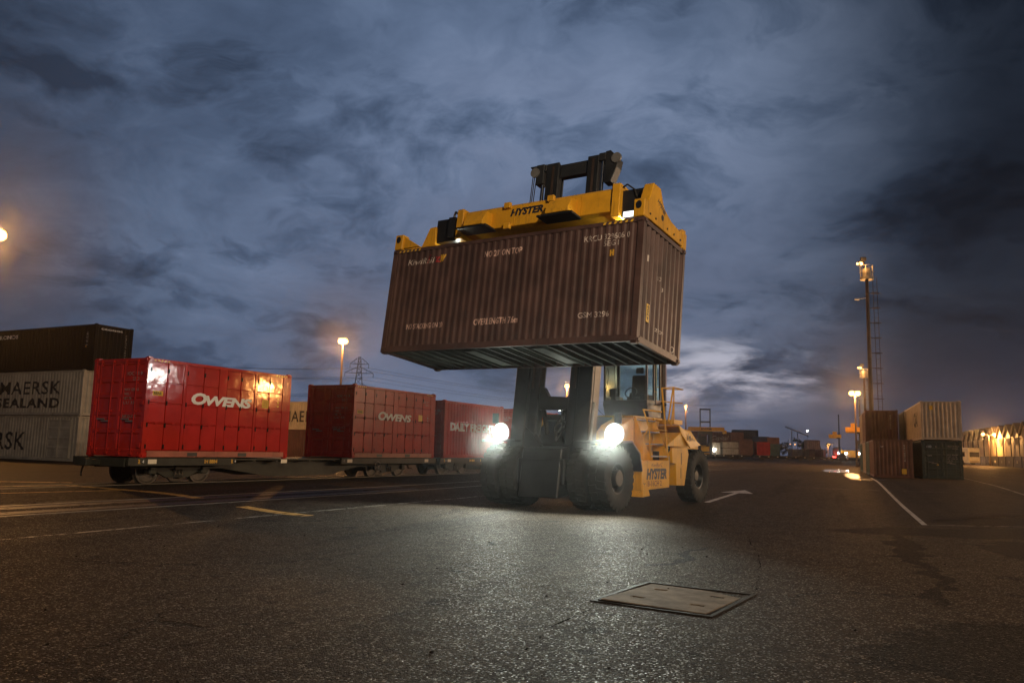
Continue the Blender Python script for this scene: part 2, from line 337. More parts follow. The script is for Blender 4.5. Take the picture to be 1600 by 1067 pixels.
# ------------------------------------------------------------------ ground
def ground():
    def axis(lo, hi, near, step, grow):
        out = [near]; 
        for sgn, lim in ((-1, lo), (1, hi)):
            x = near; st = step; l = []
            while (x - lim) * sgn < 0:
                x += sgn * st; l.append(x)
                if abs(x - near) > 30: st *= grow
            out = (l[::-1] + out) if sgn < 0 else (out + l)
        return out
    xs = axis(-1600, 1600, 0, 1.0, 1.18); ys = axis(-300, 2600, 15, 1.0, 1.16)
    vs = [(x, y, gz(x, y)) for y in ys for x in xs]; n = len(xs)
    fs = [(j * n + i, j * n + i + 1, (j + 1) * n + i + 1, (j + 1) * n + i) for j in range(len(ys) - 1) for i in range(n - 1)]
    m, t, b = _bsdf('asphalt')
    tc = N(t, 'ShaderNodeTexCoord'); P = tc.outputs['Object']
    big = noise(t, P, .11, 5, .6); mid = noise(t, P, 1.1, 6, .6)
    vo = N(t, 'ShaderNodeTexVoronoi'); vo.inputs['Scale'].default_value = 68; vo.inputs['Randomness'].default_value = 1; t.links.new(P, vo.inputs['Vector'])
    vo2 = N(t, 'ShaderNodeTexVoronoi'); vo2.inputs['Scale'].default_value = 31; t.links.new(P, vo2.inputs['Vector'])
    fine = noise(t, P, 130, 3, .6)
    stone = vo.outputs['Color']; ss = N(t, 'ShaderNodeSeparateColor'); t.links.new(stone, ss.inputs[0])
    base = mix(t, smooth(t, mid, .25, .75), (.034, .0235, .0165), (.062, .046, .0335))
    base = mix(t, smooth(t, big, .35, .65), base, (.042, .0315, .0238))
    base = mix(t, math_n(t, 'MULTIPLY', smooth(t, ss.outputs[0], .72, .95), .5), base, (.15, .118, .088))
    base = mix(t, math_n(t, 'MULTIPLY', smooth(t, ss.outputs[1], .75, .95), .7), base, (.018, .016, .015))
    # tyre tracks and oil along the lane
    Rv = N(t, 'ShaderNodeVectorRotate'); Rv.rotation_type = 'Z_AXIS'; Rv.inputs['Angle'].default_value = -rad(90 - 22); t.links.new(P, Rv.inputs['Vector'])
    tr = noise(t, vmath(t, 'MULTIPLY', Rv.outputs[0], (.05, .75, 1)), 1.0, 4, .6)
    base = mix(t, math_n(t, 'MULTIPLY', smooth(t, tr, .48, .7), .6), base, (.014, .0115, .010))
    mot = noise(t, P, 4.5, 5, .7); base = mix(t, math_n(t, 'MULTIPLY', smooth(t, mot, .42, .7), .5), base, (.011, .0085, .007))
    spot = noise(t, P, 1.6, 2, .5); base = mix(t, math_n(t, 'MULTIPLY', smooth(t, spot, .66, .72), .7), base, (.008, .007, .0065))
    # cracks
    ck = N(t, 'ShaderNodeTexVoronoi'); ck.feature = 'DISTANCE_TO_EDGE'; ck.inputs['Scale'].default_value = .23
    wv = vmath(t, 'ADD', P, vmath(t, 'MULTIPLY', noise(t, P, .9, 5, .65, out=1), (1.6, 1.6, 0))); t.links.new(wv, ck.inputs['Vector'])
    crack = math_n(t, 'MULTIPLY', smooth(t, ck.outputs[0], .007, .0015), smooth(t, noise(t, P, .35, 3), .47, .6))
    base = mix(t, math_n(t, 'MULTIPLY', crack, .8), base, (.012, .011, .010))
    # wet patches: water standing where the surface dips
    sep = N(t, 'ShaderNodeSeparateXYZ'); t.links.new(vmath(t, 'ADD', P, vmath(t, 'MULTIPLY', vmath(t, 'SUBTRACT', noise(t, P, .8, 5, .6, out=1), (.5, .5, .5)), (1.5, 1.5, 0))), sep.inputs[0])
    wet = None; dk = None; rag = noise(t, P, 7, 6, .7)
    for cx, cy, ra, rb, ang, gl in ((4.75, 6.65, 1.8, 1.0, 10, .02), (10.6, 17.4, 3.4, 1.0, 8, .04), (9.0, 14.3, 1.6, .5, 60, .04), (15.5, 21.5, 5.0, 1.2, 20, .04), (6.9, 14.0, 2.6, .22, 68, .02), (5.4, 10.2, 1.8, .13, 66, .02), (2.6, 12.2, 1.2, .1, 60, .02),
                                (25.0, 58.5, 9.5, .5, 68, .7), (22.0, 49.0, 2.4, .5, 40, .5), (31.0, 76.0, 8, 1.2, 68, .9), (-9.2, 17.6, 3.6, .42, 63, .2), (-5.6, 23.4, 2.6, .4, 63, .2), (-13, 12.0, 2.2, .5, 63, .2)):
        ca, sa = math.cos(rad(ang)), math.sin(rad(ang))
        X = math_n(t, 'SUBTRACT', sep.outputs[0], cx); Y = math_n(t, 'SUBTRACT', sep.outputs[1], cy)
        uu = math_n(t, 'ADD', math_n(t, 'MULTIPLY', X, ca / ra), math_n(t, 'MULTIPLY', Y, sa / ra))
        vv = math_n(t, 'ADD', math_n(t, 'MULTIPLY', X, -sa / rb), math_n(t, 'MULTIPLY', Y, ca / rb))
        d = math_n(t, 'ADD', math_n(t, 'MULTIPLY', uu, uu), math_n(t, 'MULTIPLY', vv, vv))
        d = math_n(t, 'ADD', d, math_n(t, 'MULTIPLY', math_n(t, 'SUBTRACT', rag, .5), .9)); e = math_n(t, 'MULTIPLY', smooth(t, d, .98, .90), gl); wet = e if wet is None else math_n(t, 'MAXIMUM', wet, e)
        e2 = smooth(t, d, 1.5, .85); dk = e2 if dk is None else math_n(t, 'MAXIMUM', dk, e2)
    damp = math_n(t, 'MAXIMUM', dk, math_n(t, 'MULTIPLY', smooth(t, big, .55, .75), .25))
    base = mix(t, math_n(t, 'MULTIPLY', damp, .92), base, (.006, .0055, .0055))
    t.links.new(base, b.inputs['Base Color'])
    rg = math_n(t, 'ADD', .64, math_n(t, 'MULTIPLY', ss.outputs[2], .34))
    rg = math_n(t, 'SUBTRACT', rg, math_n(t, 'MULTIPLY', smooth(t, ss.outputs[0], .86, .92), .25))
    rg = math_n(t, 'MULTIPLY', rg, math_n(t, 'SUBTRACT', 1.0, math_n(t, 'MULTIPLY', wet, .86)))
    t.links.new(rg, b.inputs['Roughness']); t.links.new(math_n(t, 'ADD', .05, math_n(t, 'ADD', math_n(t, 'MULTIPLY', math_n(t, 'MULTIPLY', smooth(t, ss.outputs[0], .86, .92), math_n(t, 'SUBTRACT', 1.0, dk)), .36), math_n(t, 'MULTIPLY', wet, .45))), b.inputs['Specular IOR Level'])
    h = math_n(t, 'ADD', math_n(t, 'MULTIPLY', vo.outputs['Distance'], -1.0), math_n(t, 'ADD', math_n(t, 'MULTIPLY', vo2.outputs['Distance'], -.6), math_n(t, 'MULTIPLY', fine, .35)))
    h = math_n(t, 'SUBTRACT', h, math_n(t, 'MULTIPLY', crack, 1.5))
    bp = N(t, 'ShaderNodeBump'); bp.inputs['Distance'].default_value = .02; t.links.new(h, bp.inputs['Height'])
    t.links.new(math_n(t, 'SUBTRACT', 1.0, math_n(t, 'MULTIPLY', smooth(t, wet, 0., .6), .97)), bp.inputs['Strength'])
    t.links.new(bp.outputs[0], b.inputs['Normal'])
    mb = MB(); mb.v = [Vector(p) for p in vs]; mb.f = fs
    mb.build('ground', m, smooth_ang=60, kind='structure')
ground()

def road_paint(name, col, worn):
    m, t, b = _bsdf(name); tc = N(t, 'ShaderNodeTexCoord'); P = tc.outputs['Object']
    n = noise(t, P, 3.5, 7, .7); n2 = noise(t, P, 60, 3, .6)
    t.links.new(mix(t, n2, tuple(c * .6 for c in col), col), b.inputs['Base Color']); b.inputs['Roughness'].default_value = .6
    w = math_n(t, 'ADD', math_n(t, 'MULTIPLY', n, .7), math_n(t, 'MULTIPLY', n2, .3))
    t.links.new(smooth(t, w, .30 + .2 * worn, .42 + .2 * worn), b.inputs['Alpha']); return m
RP_W = road_paint('white_road_paint', (.55, .52, .47), .32); RP_WF = road_paint('faded_road_paint', (.24, .21, .17), .6); RP_Y = road_paint('yellow_road_paint', (.56, .31, .065), .42)
def strip(name, pts, w, mat, dz=.004):
    vs = []; fs = []; P = []
    for a, b in zip(pts[:-1], pts[1:]):
        a, b = Vector(a), Vector(b); n = max(2, int((b - a).length / .8))
        P += [a.lerp(b, i / n) for i in range(n)]
    P.append(Vector(pts[-1]))
    for i, p in enumerate(P):
        d = (P[min(i + 1, len(P) - 1)] - P[max(i - 1, 0)]).normalized(); nn = Vector((-d.y, d.x)) * w / 2
        for q in (p + nn, p - nn): vs.append((q.x, q.y, gz(q.x, q.y) + dz))
    fs = [(2 * i, 2 * i + 1, 2 * i + 3, 2 * i + 2) for i in range(len(P) - 1)]
    mb = MB(); mb.v = [Vector(v) for v in vs]; mb.f = fs
    return mb.build(name, mat, kind='structure')
strip('road_line', [(24.0, 53.2), (21.2, 46.3), (13.44, 27.7), (9.79, 19.0)], .12, RP_W)
strip('road_line', [(9.79, 19.0), (14.0, 19.3)], .10, RP_WF)
strip('road_line', [(38, 69), (22.3, 34.8), (20, 29.7)], .12, RP_WF)
strip('road_line', [train(-12.5, -8.0).xy, train(8.5, -7.6).xy], .11, RP_WF, .005)
strip('yellow_line', [(-12.5, 23.0), (-7.6, 19.9)], .34, RP_Y); strip('yellow_line', [(-6.2, 18.85), (-4.3, 17.45)], .36, RP_Y)
strip('yellow_line', [(-12.5, 23.0), (-14.8, 20.2)], .16, RP_Y, .0055); strip('yellow_line', [(-10.2, 21.4), (-12.6, 18.4)], .12, RP_Y, .0055)
strip('yellow_line', [(-13.2, 24.4), (-17.5, 23.6)], .2, RP_Y)
strip('yellow_line', [(12.8, 36.0), (19.5, 35.2)], .10, RP_WF, .005)
TAR = road_paint('tar_seam_bitumen', (.012, .010, .0085), .8); TAR.node_tree.nodes['Principled BSDF'].inputs['Roughness'].default_value = .95; TAR.node_tree.nodes['Principled BSDF'].inputs['Specular IOR Level'].default_value = .0
def seam(pts, w):
    P = []
    for a, b in zip(pts[:-1], pts[1:]):
        a, b = Vector(a), Vector(b); n = max(2, int((b - a).length / .25)); d = (b - a).normalized(); nn = Vector((-d.y, d.x))
        P += [a.lerp(b, i / n) + nn * random.gauss(0, .016) for i in range(n)]
    P.append(Vector(pts[-1])); strip('tar_seam', P, w, TAR, .0035)
seam([(.95, 8.3), (.35, 7.1), (.1, 6.2)], 0.019); seam([(2.85, 9.3), (3.9, 12.6), (4.6, 15.6)], 0.017)
seam([(-6, 9.5), (-3.2, 11.4), (-.8, 12.2), (1.2, 14.9)], 0.017); seam([(-2.5, 6.2), (-1.1, 7.6), (.5, 9.4)], 0.013); seam([(3.9, 12.6), (5.2, 12.9), (6.4, 12.9)], 0.015)
def arrow():
    a, tip = Vector((6.3, 25.6)), Vector((9.75, 33.2)); d = (tip - a).normalized(); n = Vector((-d.y, d.x)); neck = tip - d * 2.2
    vs = []
    for p in (a + n * .09, a - n * .09, neck - n * .09, neck + n * .09, neck + n * .62, tip, neck - n * .62): vs.append((p.x, p.y, gz(p.x, p.y) + .006))
    mb = MB(); mb.v = [Vector(v) for v in vs]; mb.f = [(0, 1, 2, 3), (4, 3, 5), (3, 2, 5), (2, 6, 5)]
    mb.build('direction_arrow', RP_W, kind='structure')
arrow()
def rails():
    def rail(t, s0, s1, w=.065, up=.006, sink=.06):
        n = 40; vs = []; fs = []
        for i in range(n + 1):
            s = s0 + (s1 - s0) * i / n
            for dt, dz in ((-w / 2, -sink), (-w / 2, up), (w / 2, up), (w / 2, -sink)):
                p = train(s, t + dt); vs.append((p.x, p.y, gz(p.x, p.y) + dz))
        for i in range(n):
            for j in range(3): fs.append((4 * i + j, 4 * i + 4 + j, 4 * i + 5 + j, 4 * i + 1 + j))
        mb = MB(); mb.v = [Vector(v) for v in vs]; mb.f = fs; mb.build('rail', MT['rail'], kind='structure')
    for t in (.69, 1.75): rail(t, -25, 80, up=.02)
    for t in (-5.35, -4.0): rail(t, -25, 70, up=.008)
    g = road_paint('flangeway_mud', (.02, .017, .015), .2)
    for t in (-5.0, -4.35): strip('flangeway', [train(-22, t).xy, train(7, t).xy], .3, g, .003)
rails()

# ------------------------------------------------------------------ service lid in the foreground
def lid():
    c = Vector((1.82, 8.78)); ang = math.atan2(-.53, .83)
    z = gz(c.x, c.y); t = thing('service_lid', 'large pale concrete service lid with four lifting slots in the foreground asphalt', 'manhole cover', frame((c.x, c.y, z), ang))
    w, h = .56, .68
    m = MB()
    for a, b in (((-w - .09, -h - .08), (w + .09, -h - .03)), ((-w - .09, h + .03), (w + .09, h + .08)), ((-w - .09, -h - .03), (-w - .035, h + .03)), ((w + .035, -h - .03), (w + .09, h + .03))):
        m.box((*a, -.05), (*b, .012))
    m.build('surround_frame', MT['iron'], t, bevel=.006)
    # lid slab with real slots: build as grid of boxes left open at the slots
    tilt = Matrix.Rotation(rad(-.9), 4, 'X') @ Matrix.Rotation(rad(.5), 4, 'Y')
    s = MB(tilt)
    slots = [(-.31, -.30), (.34, -.30), (-.31, .34), (.34, .34)]; sw, sh = .075, .035
    xs = sorted({-w, w, *[x + d for x, _ in slots for d in (-sw, sw)]}); ys = sorted({-h, h, *[y + d for _, y in slots for d in (-sh, sh)]})
    idx = {}; vs = []; fs = []
    def vid(x, y, zz):
        k = (round(x, 4), round(y, 4), zz)
        if k not in idx: idx[k] = len(vs); vs.append(k)
        return idx[k]
    top, bot = .012, -.03
    hole = lambda x, y: any(abs(x - a) < sw and abs(y - b) < sh for a, b in slots)
    for i in range(len(xs) - 1):
        for j in range(len(ys) - 1):
            x0, x1, y0, y1 = xs[i], xs[i + 1], ys[j], ys[j + 1]; hh = hole((x0 + x1) / 2, (y0 + y1) / 2); zt = -.025 if hh else top
            fs.append((vid(x0, y0, zt), vid(x1, y0, zt), vid(x1, y1, zt), vid(x0, y1, zt)))
            if hh:
                for a, b in (((x0, y0), (x1, y0)), ((x1, y0), (x1, y1)), ((x1, y1), (x0, y1)), ((x0, y1), (x0, y0))):
                    fs.append((vid(*a, -.025), vid(*b, -.025), vid(*b, top), vid(*a, top)))
    per = [(x, -h) for x in xs] + [(w, y) for y in ys[1:]] + [(x, h) for x in xs[-2::-1]] + [(-w, y) for y in ys[-2:0:-1]]
    for a, b in zip(per, per[1:] + per[:1]): fs.append((vid(*a, top), vid(*b, top), vid(*b, bot), vid(*a, bot)))
    s.add(vs, fs); s.build('lid_slab', MT['concrete'], t, bevel=.006)
    e = MB(tilt)
    for a, b in (((-w - .018, -h - .018), (w + .018, -h)), ((-w - .018, h), (w + .018, h + .018)), ((-w - .018, -h), (-w, h)), ((w, -h), (w + .018, h))): e.box((*a, -.03), (*b, .004))
    e.build('lid_rim', MT['iron'], t)
lid()
def debris():
    m = MB()
    for i in range(70):
        x = random.uniform(-6, 7); y = random.uniform(4.8, 16); r = random.uniform(.006, .02); z = gz(x, y)
        pts = [Vector((random.uniform(-1, 1), random.uniform(-1, 1), random.uniform(-.2, .9))).normalized() * r for _ in range(6)]
        q = [Vector((x, y, z + r * .3)) + p for p in (Vector((r, 0, 0)), Vector((0, r * .8, 0)), Vector((-r * .9, 0, 0)), Vector((0, -r, 0)), Vector((r * .2, 0, r * .7)), Vector((0, 0, -r)))]
        m.add(q, [(0, 1, 4), (1, 2, 4), (2, 3, 4), (3, 0, 4), (1, 0, 5), (2, 1, 5), (3, 2, 5), (0, 3, 5)])
    m.build('loose_gravel', MT['iron'], kind='stuff')
debris()

# ------------------------------------------------------------------ shipping containers
def corr_profile(x0, x1, pitch, depth):
    """breakpoints (x, inset) of a trapezoid corrugated sheet"""
    n = max(1, round((x1 - x0) / pitch)); p = (x1 - x0) / n; out = []
    for i in range(n):
        a = x0 + i * p; out += [(a, 0.), (a + .30 * p, 0.), (a + .5 * p, depth), (a + .8 * p, depth)]
    out.append((x1, 0.)); return out
def prof_depth(prof):
    def f(x):
        for (a, da), (b, db) in zip(prof[:-1], prof[1:]):
            if a <= x <= b: return da + (db - da) * (x - a) / max(1e-6, b - a)
        return 0.
    return f
def casting_mesh():
    m = MB(); m.box((-.089, -.081, -.059), (.089, .081, .059))
    me = bpy.data.meshes.new('corner_casting'); me.from_pydata([tuple(v) for v in m.v], [], m.f)
    bm = bmesh.new(); bm.from_mesh(me); bmesh.ops.recalc_face_normals(bm, faces=bm.faces)
    for f in list(bm.faces):
        r = bmesh.ops.inset_region(bm, faces=[f], thickness=.034, depth=0)
        r = bmesh.ops.extrude_face_region(bm, geom=[f]); vs = [g for g in r['geom'] if isinstance(g, bmesh.types.BMVert)]
        bmesh.ops.translate(bm, verts=vs, vec=-f.normal * .03); bmesh.ops.delete(bm, geom=[f], context='FACES')
    bm.to_mesh(me); bm.free(); return me
CAST = casting_mesh()
PANEL_CACHE = {}
def panel_obj(name, key, make, mat, parent):
    k = (key, mat.name)
    if k not in PANEL_CACHE:
        o = make().build(name, mat, parent); PANEL_CACHE[k] = o.data; return o
    o = bpy.data.objects.new(name, PANEL_CACHE[k]); COL.objects.link(o); o.parent = parent; return o
def container(label, mat4, L=6.058, Wd=2.438, H=2.591, mat=None, pitch=.278, group=None, ends='cd', sides='cc', detail=2, under=False, cast_mat=None, name='shipping_container', cdep=.036):
    """local frame: base centre, x along length. ends/sides: c corrugated, d doors, s bifold side doors, for (-x, +x) and (-y, +y)"""
    root = thing(name, label, 'container', mat4, group); hx, hy = L / 2, Wd / 2; mat = mat or MT['brown']
    tag_key = (L, Wd, H)
    def fr():
        m = MB()
        for sx in (-1, 1):
            for sy in (-1, 1):
                m.box((sx * hx, sy * hy, .118) if sx < 0 else (sx * hx - .15, sy * hy, .118), (sx * hx + .15, sy * hy + (.11 if sy < 0 else -.11), H - .118) if sx < 0 else (sx * hx, sy * hy + (.11 if sy < 0 else -.11), H - .118))
        for sy in (-1, 1):
            a, b = sorted((sy * (hy - .004), sy * (hy - .07))); m.box((-hx + .178, a, .012), (hx - .178, b, .165)); m.box((-hx + .178, a, H - .105), (hx - .178, b, H - .012))
        for sx in (-1, 1):
            a, b = sorted((sx * (hx - .004), sx * (hx - .09))); m.box((a, -hy + .162, .012), (b, hy - .162, .16)); m.box((a, -hy + .162, H - .118), (b, hy - .162, H - .012))
        return m
    panel_obj('frame', ('frame', tag_key), fr, mat, root)
    if detail >= 1:
        for sx in (-1, 1):
            for sy in (-1, 1):
                for zz in (.059, H - .059):
                    o = bpy.data.objects.new('corner_casting', CAST_BY[mat.name] if mat.name in CAST_BY else cast_for(cast_mat or mat)); COL.objects.link(o); o.parent = root
                    o.location = (sx * (hx - .089), sy * (hy - .081), zz)
    info = {}
    def corr(x0, x1, z0, z1, off, axis, sgn, p, dep):
        prof = corr_profile(x0, x1, p, dep)
        def mk():
            m = MB(); vs = []
            for x, d in prof:
                q = sgn * (off - d)
                for zz in (z0, z1): vs.append((x, q, zz) if axis == 1 else (q, x, zz))
            m.add(vs, [(2 * i, 2 * i + 2, 2 * i + 3, 2 * i + 1) for i in range(len(prof) - 1)]); return m
        return prof, mk
    for sgn, kind in ((-1, sides[0]), (1, sides[1])):
        if kind == 'c':
            prof, mk = corr(-hx + .15, hx - .15, .165, H - .105, hy - .014, 1, sgn, pitch, cdep)
            o = panel_obj('side_panel', ('side', tag_key, sgn, pitch), mk, mat, root); info[('y', sgn)] = (prof, o)
        elif kind == 's': side_doors(root, mat, L, H, hy, sgn)
    for sgn, kind in ((-1, ends[0]), (1, ends[1])):
        if kind == 'c':
            prof, mk = corr(-hy + .11, hy - .11, .16, H - .118, hx - .016, 0, sgn, .25, .045)
            o = panel_obj('end_panel', ('end', tag_key, sgn), mk, mat, root); info[('x', sgn)] = (prof, o)
        else: doors(root, mat, H, hx, hy, sgn, detail)
    def rf():
        m = MB(); prof = corr_profile(-hx + .09, hx - .09, .21, .02); vs = []
        for x, d in prof:
            for y in (-hy + .07, hy - .07): vs.append((x, y, H - .016 - d))
        return m.add(vs, [(2 * i, 2 * i + 1, 2 * i + 3, 2 * i + 2) for i in range(len(prof) - 1)])
    panel_obj('roof', ('roof', tag_key), rf, mat, root)
    if under:
        MB().box((-hx + .09, -hy + .07, .14), (hx - .09, hy - .07, .164)).build('floor', MT['ply'], root)
        n = 21; pos = [-hx + .30 + (L - .6) * i / (n - 1) for i in range(n)]; pk = (-1.03, 1.03); base = None
        for x in pos:
            if any(abs(x - q) < .2 for q in pk): continue
            if base is None:
                m = MB(); m.box((-.003, -hy + .073, .022), (.003, hy - .073, .14)); m.box((.003, -hy + .073, .016), (.048, hy - .073, .0215)); base = m.build('cross_member', MT['under'], root)
                o = base
            else: o = bpy.data.objects.new('cross_member', base.data); COL.objects.link(o); o.parent = root
            o.location.x = x
        for q in pk:
            m = MB(); m.box((q - .18, -hy + .002, .018), (q - .172, hy - .002, .14)); m.box((q + .172, -hy + .002, .018), (q + .18, hy - .002, .14))
            m.box((q - .17, -hy + .35, .016), (q + .17, hy - .35, .022)); m.build('fork_pocket', MT['under'], root)
    else:
        MB().box((-hx + .09, -hy + .07, .08), (hx - .09, hy - .07, .15)).build('floor', MT['ply'], root)
    return root, info
CAST_BY = {}
def cast_for(mat):
    if mat.name not in CAST_BY:
        me = CAST.copy(); me.materials.append(mat); CAST_BY[mat.name] = me
    return CAST_BY[mat.name]
def pressed(m, x0, x1, z0, z1, rows, place, d=.03, inset=.06, db=0., sl=.035, mz=.05):
    """door leaf: flat sheet with pressed-in fields"""
    m.add([place(x0, z0, 0), place(x1, z0, 0), place(x1, z0, .05), place(x0, z0, .05), place(x0, z1, 0), place(x1, z1, 0), place(x1, z1, .05), place(x0, z1, .05)], [(0, 1, 2, 3), (4, 5, 6, 7), (0, 3, 7, 4), (1, 2, 6, 5)])
    zs = [z0] + list(rows) + [z1]
    for a, b in zip(zs[:-1], zs[1:]):
        o = [(x0, a), (x1, a), (x1, b), (x0, b)]; i1 = [(x0 + inset, a + mz), (x1 - inset, a + mz), (x1 - inset, b - mz), (x0 + inset, b - mz)]
        g = inset + sl; h = mz + sl; i2 = [(x0 + g, a + h), (x1 - g, a + h), (x1 - g, b - h), (x0 + g, b - h)]
        vs = [place(*p, db) for p in o] + [place(*p, db) for p in i1] + [place(*p, d) for p in i2]
        m.add(vs, [(k, (k + 1) % 4, 4 + (k + 1) % 4, 4 + k) for k in range(4)] + [(4 + k, 4 + (k + 1) % 4, 8 + (k + 1) % 4, 8 + k) for k in range(4)] + [(8, 9, 10, 11)])
def doors(root, mat, H, hx, hy, sgn, detail):
    place = lambda y, z, d: (sgn * (hx - .022 - d), y, z)
    rows = [.17 + (H - .3) * f for f in (.22, .42, .62, .80)]
    for y0, y1 in ((-hy + .125, -.006), (.006, hy - .125)):
        m = MB(); pressed(m, y0, y1, .165, H - .125, rows, place, .032, .05)
        d = m.build('door', mat, root)
        if detail >= 2:
            for f in (.28, .78):
                y = y0 + (y1 - y0) * f; b = MB(); xx = sgn * (hx + .018)
                b.tube((xx, y, .09), (xx, y, H - .06), .019, 8)
                for z in (.2, .75, 1.35, H - .75, H - .2): b.cbox((sgn * (hx - .004), y, z), (.036, .09, .05))
                for z in (.1, H - .09): b.cbox((xx, y, z), (.06, .09, .07))
                b.build('locking_bar', mat, d)
                h = MB(); yy = y + (.34 if y < (y0 + y1) / 2 else -.34) * 1.0
                h.box((sgn * (hx + .022) - .012, min(y, yy), 1.0 + .12 * f), (sgn * (hx + .022) + .012, max(y, yy), 1.035 + .12 * f)); h.build('handle', MT['galv'], d)
            for z in (.35, .95, 1.6, H - .4):
                o = panel_obj('hinge', 'door_hinge', lambda: MB().cbox((0, 0, 0), (.05, .10, .13)), mat, d); o.location = (sgn * (hx + .004), y0 - .02 if y0 < 0 and y1 < .1 else y1 + .02, z)
def side_doors(root, mat, L, H, hy, sgn):
    """a long side made of four pairs of folding doors"""
    place = lambda x, z, d: (x, sgn * (hy - .012 - d), z)
    x = lambda s: s - L / 2
    rows = [H * .345, H * .545, H * .755]
    prs = [(.10, .725), (.735, 1.34), (1.45, 2.11), (2.12, 2.73), (3.07, 3.67), (3.68, 4.31), (4.42, 5.0), (5.01, 5.66)]
    for s0, s1 in prs:
        m = MB(); pressed(m, x(s0), x(s1), .20, H - .10, rows, place, 0., .006, .04, .012, .014); d = m.build('side_door', mat, root)
        for z in (.32, .95, 1.62, H - .35):
            o = panel_obj('hinge', 'side_hinge', lambda: MB().cbox((0, 0, 0), (.045, .03, .13)), MT['dark'], d); o.location = (x(s0) + .02, sgn * (hy - .004), z)
    m = MB()
    for s0, s1 in ((1.345, 1.445), (2.74, 3.06), (4.32, 4.41), (5.67, 5.91)):
        a, b = sorted((sgn * (hy - .002), sgn * (hy - .06))); m.box((x(s0), a, .165), (x(s1), b, H - .105))
    m.build('door_post', mat, root)
    for s0, s1 in ((.15, .70), (.77, 1.30), (1.5, 2.08), (2.16, 2.7), (3.12, 3.62), (3.74, 4.27), (4.47, 4.96), (5.06, 5.6)):
        b = MB(); b.tube((x(s0), sgn * (hy + .012), H * .345), (x(s1), sgn * (hy + .012), H * .345), .017, 6)
        b.cbox((x((s0 + s1) / 2), sgn * (hy + .006), H * .345), (.1, .03, .07)); b.build('door_bar', mat, root)
    MB().box((x(.2), -hy - .002 if sgn < 0 else hy - .07, .012), (x(5.86), -hy + .07 if sgn < 0 else hy + .002, .19)).build('bottom_sill', MT['cream_sill'], root)
    # black plates on the sill: the shade inside fork pockets put in as colour
    for a, c in ((1.66, 2.04), (3.72, 4.10)):
        m = MB(); yy = sgn * (hy + .001); m.box((x(a), min(yy, yy + sgn * .004), .03), (x(c), max(yy, yy + sgn * .004), .15)); m.build('fork_pocket', MT['black'], root)
MT['cream_sill'] = paint('worn_sill_paint', (.36, .10, .06), .5, var=.25, wear=.9, wearcol=(.30, .20, .12), streak=.3)
def side_place(L, Wd, sgn=-1, eps=.004):
    """text on the -y side: x from the left end"""
    return lambda x, z, d: Vector((x - L / 2, sgn * (Wd / 2 - .014 - d + eps), z))
def side_letter(root, info, s, rect, L, Wd, mat, **kw):
    prof, _ = info[('y', -1)]; f = prof_depth(prof); cuts = [p[0] + L / 2 for p in prof]
    return letter(s, rect, side_place(L, Wd), mat, root, cuts=cuts, depth=lambda x: f(x - L / 2), **kw)
def end_letter(root, info, s, rect, L, Wd, mat, sgn=1, **kw):
    """text on the +x end, y measured from its left edge as seen from outside"""
    prof, _ = info[('x', sgn)]; f = prof_depth(prof); cuts = [p[0] * sgn + Wd / 2 for p in prof]
    return letter(s, rect, lambda y, z, d: Vector((sgn * (L / 2 - .016 - d + .004), sgn * (y - Wd / 2), z)), mat, root, cuts=cuts, depth=lambda y: f(sgn * (y - Wd / 2)), **kw)
def flat_plate(name, pts, mat, parent, label=None):
    m = MB(); m.add(pts, [tuple(range(len(pts)))]); o = m.build(name, mat, parent)
    if label: o['label'] = label
    return o

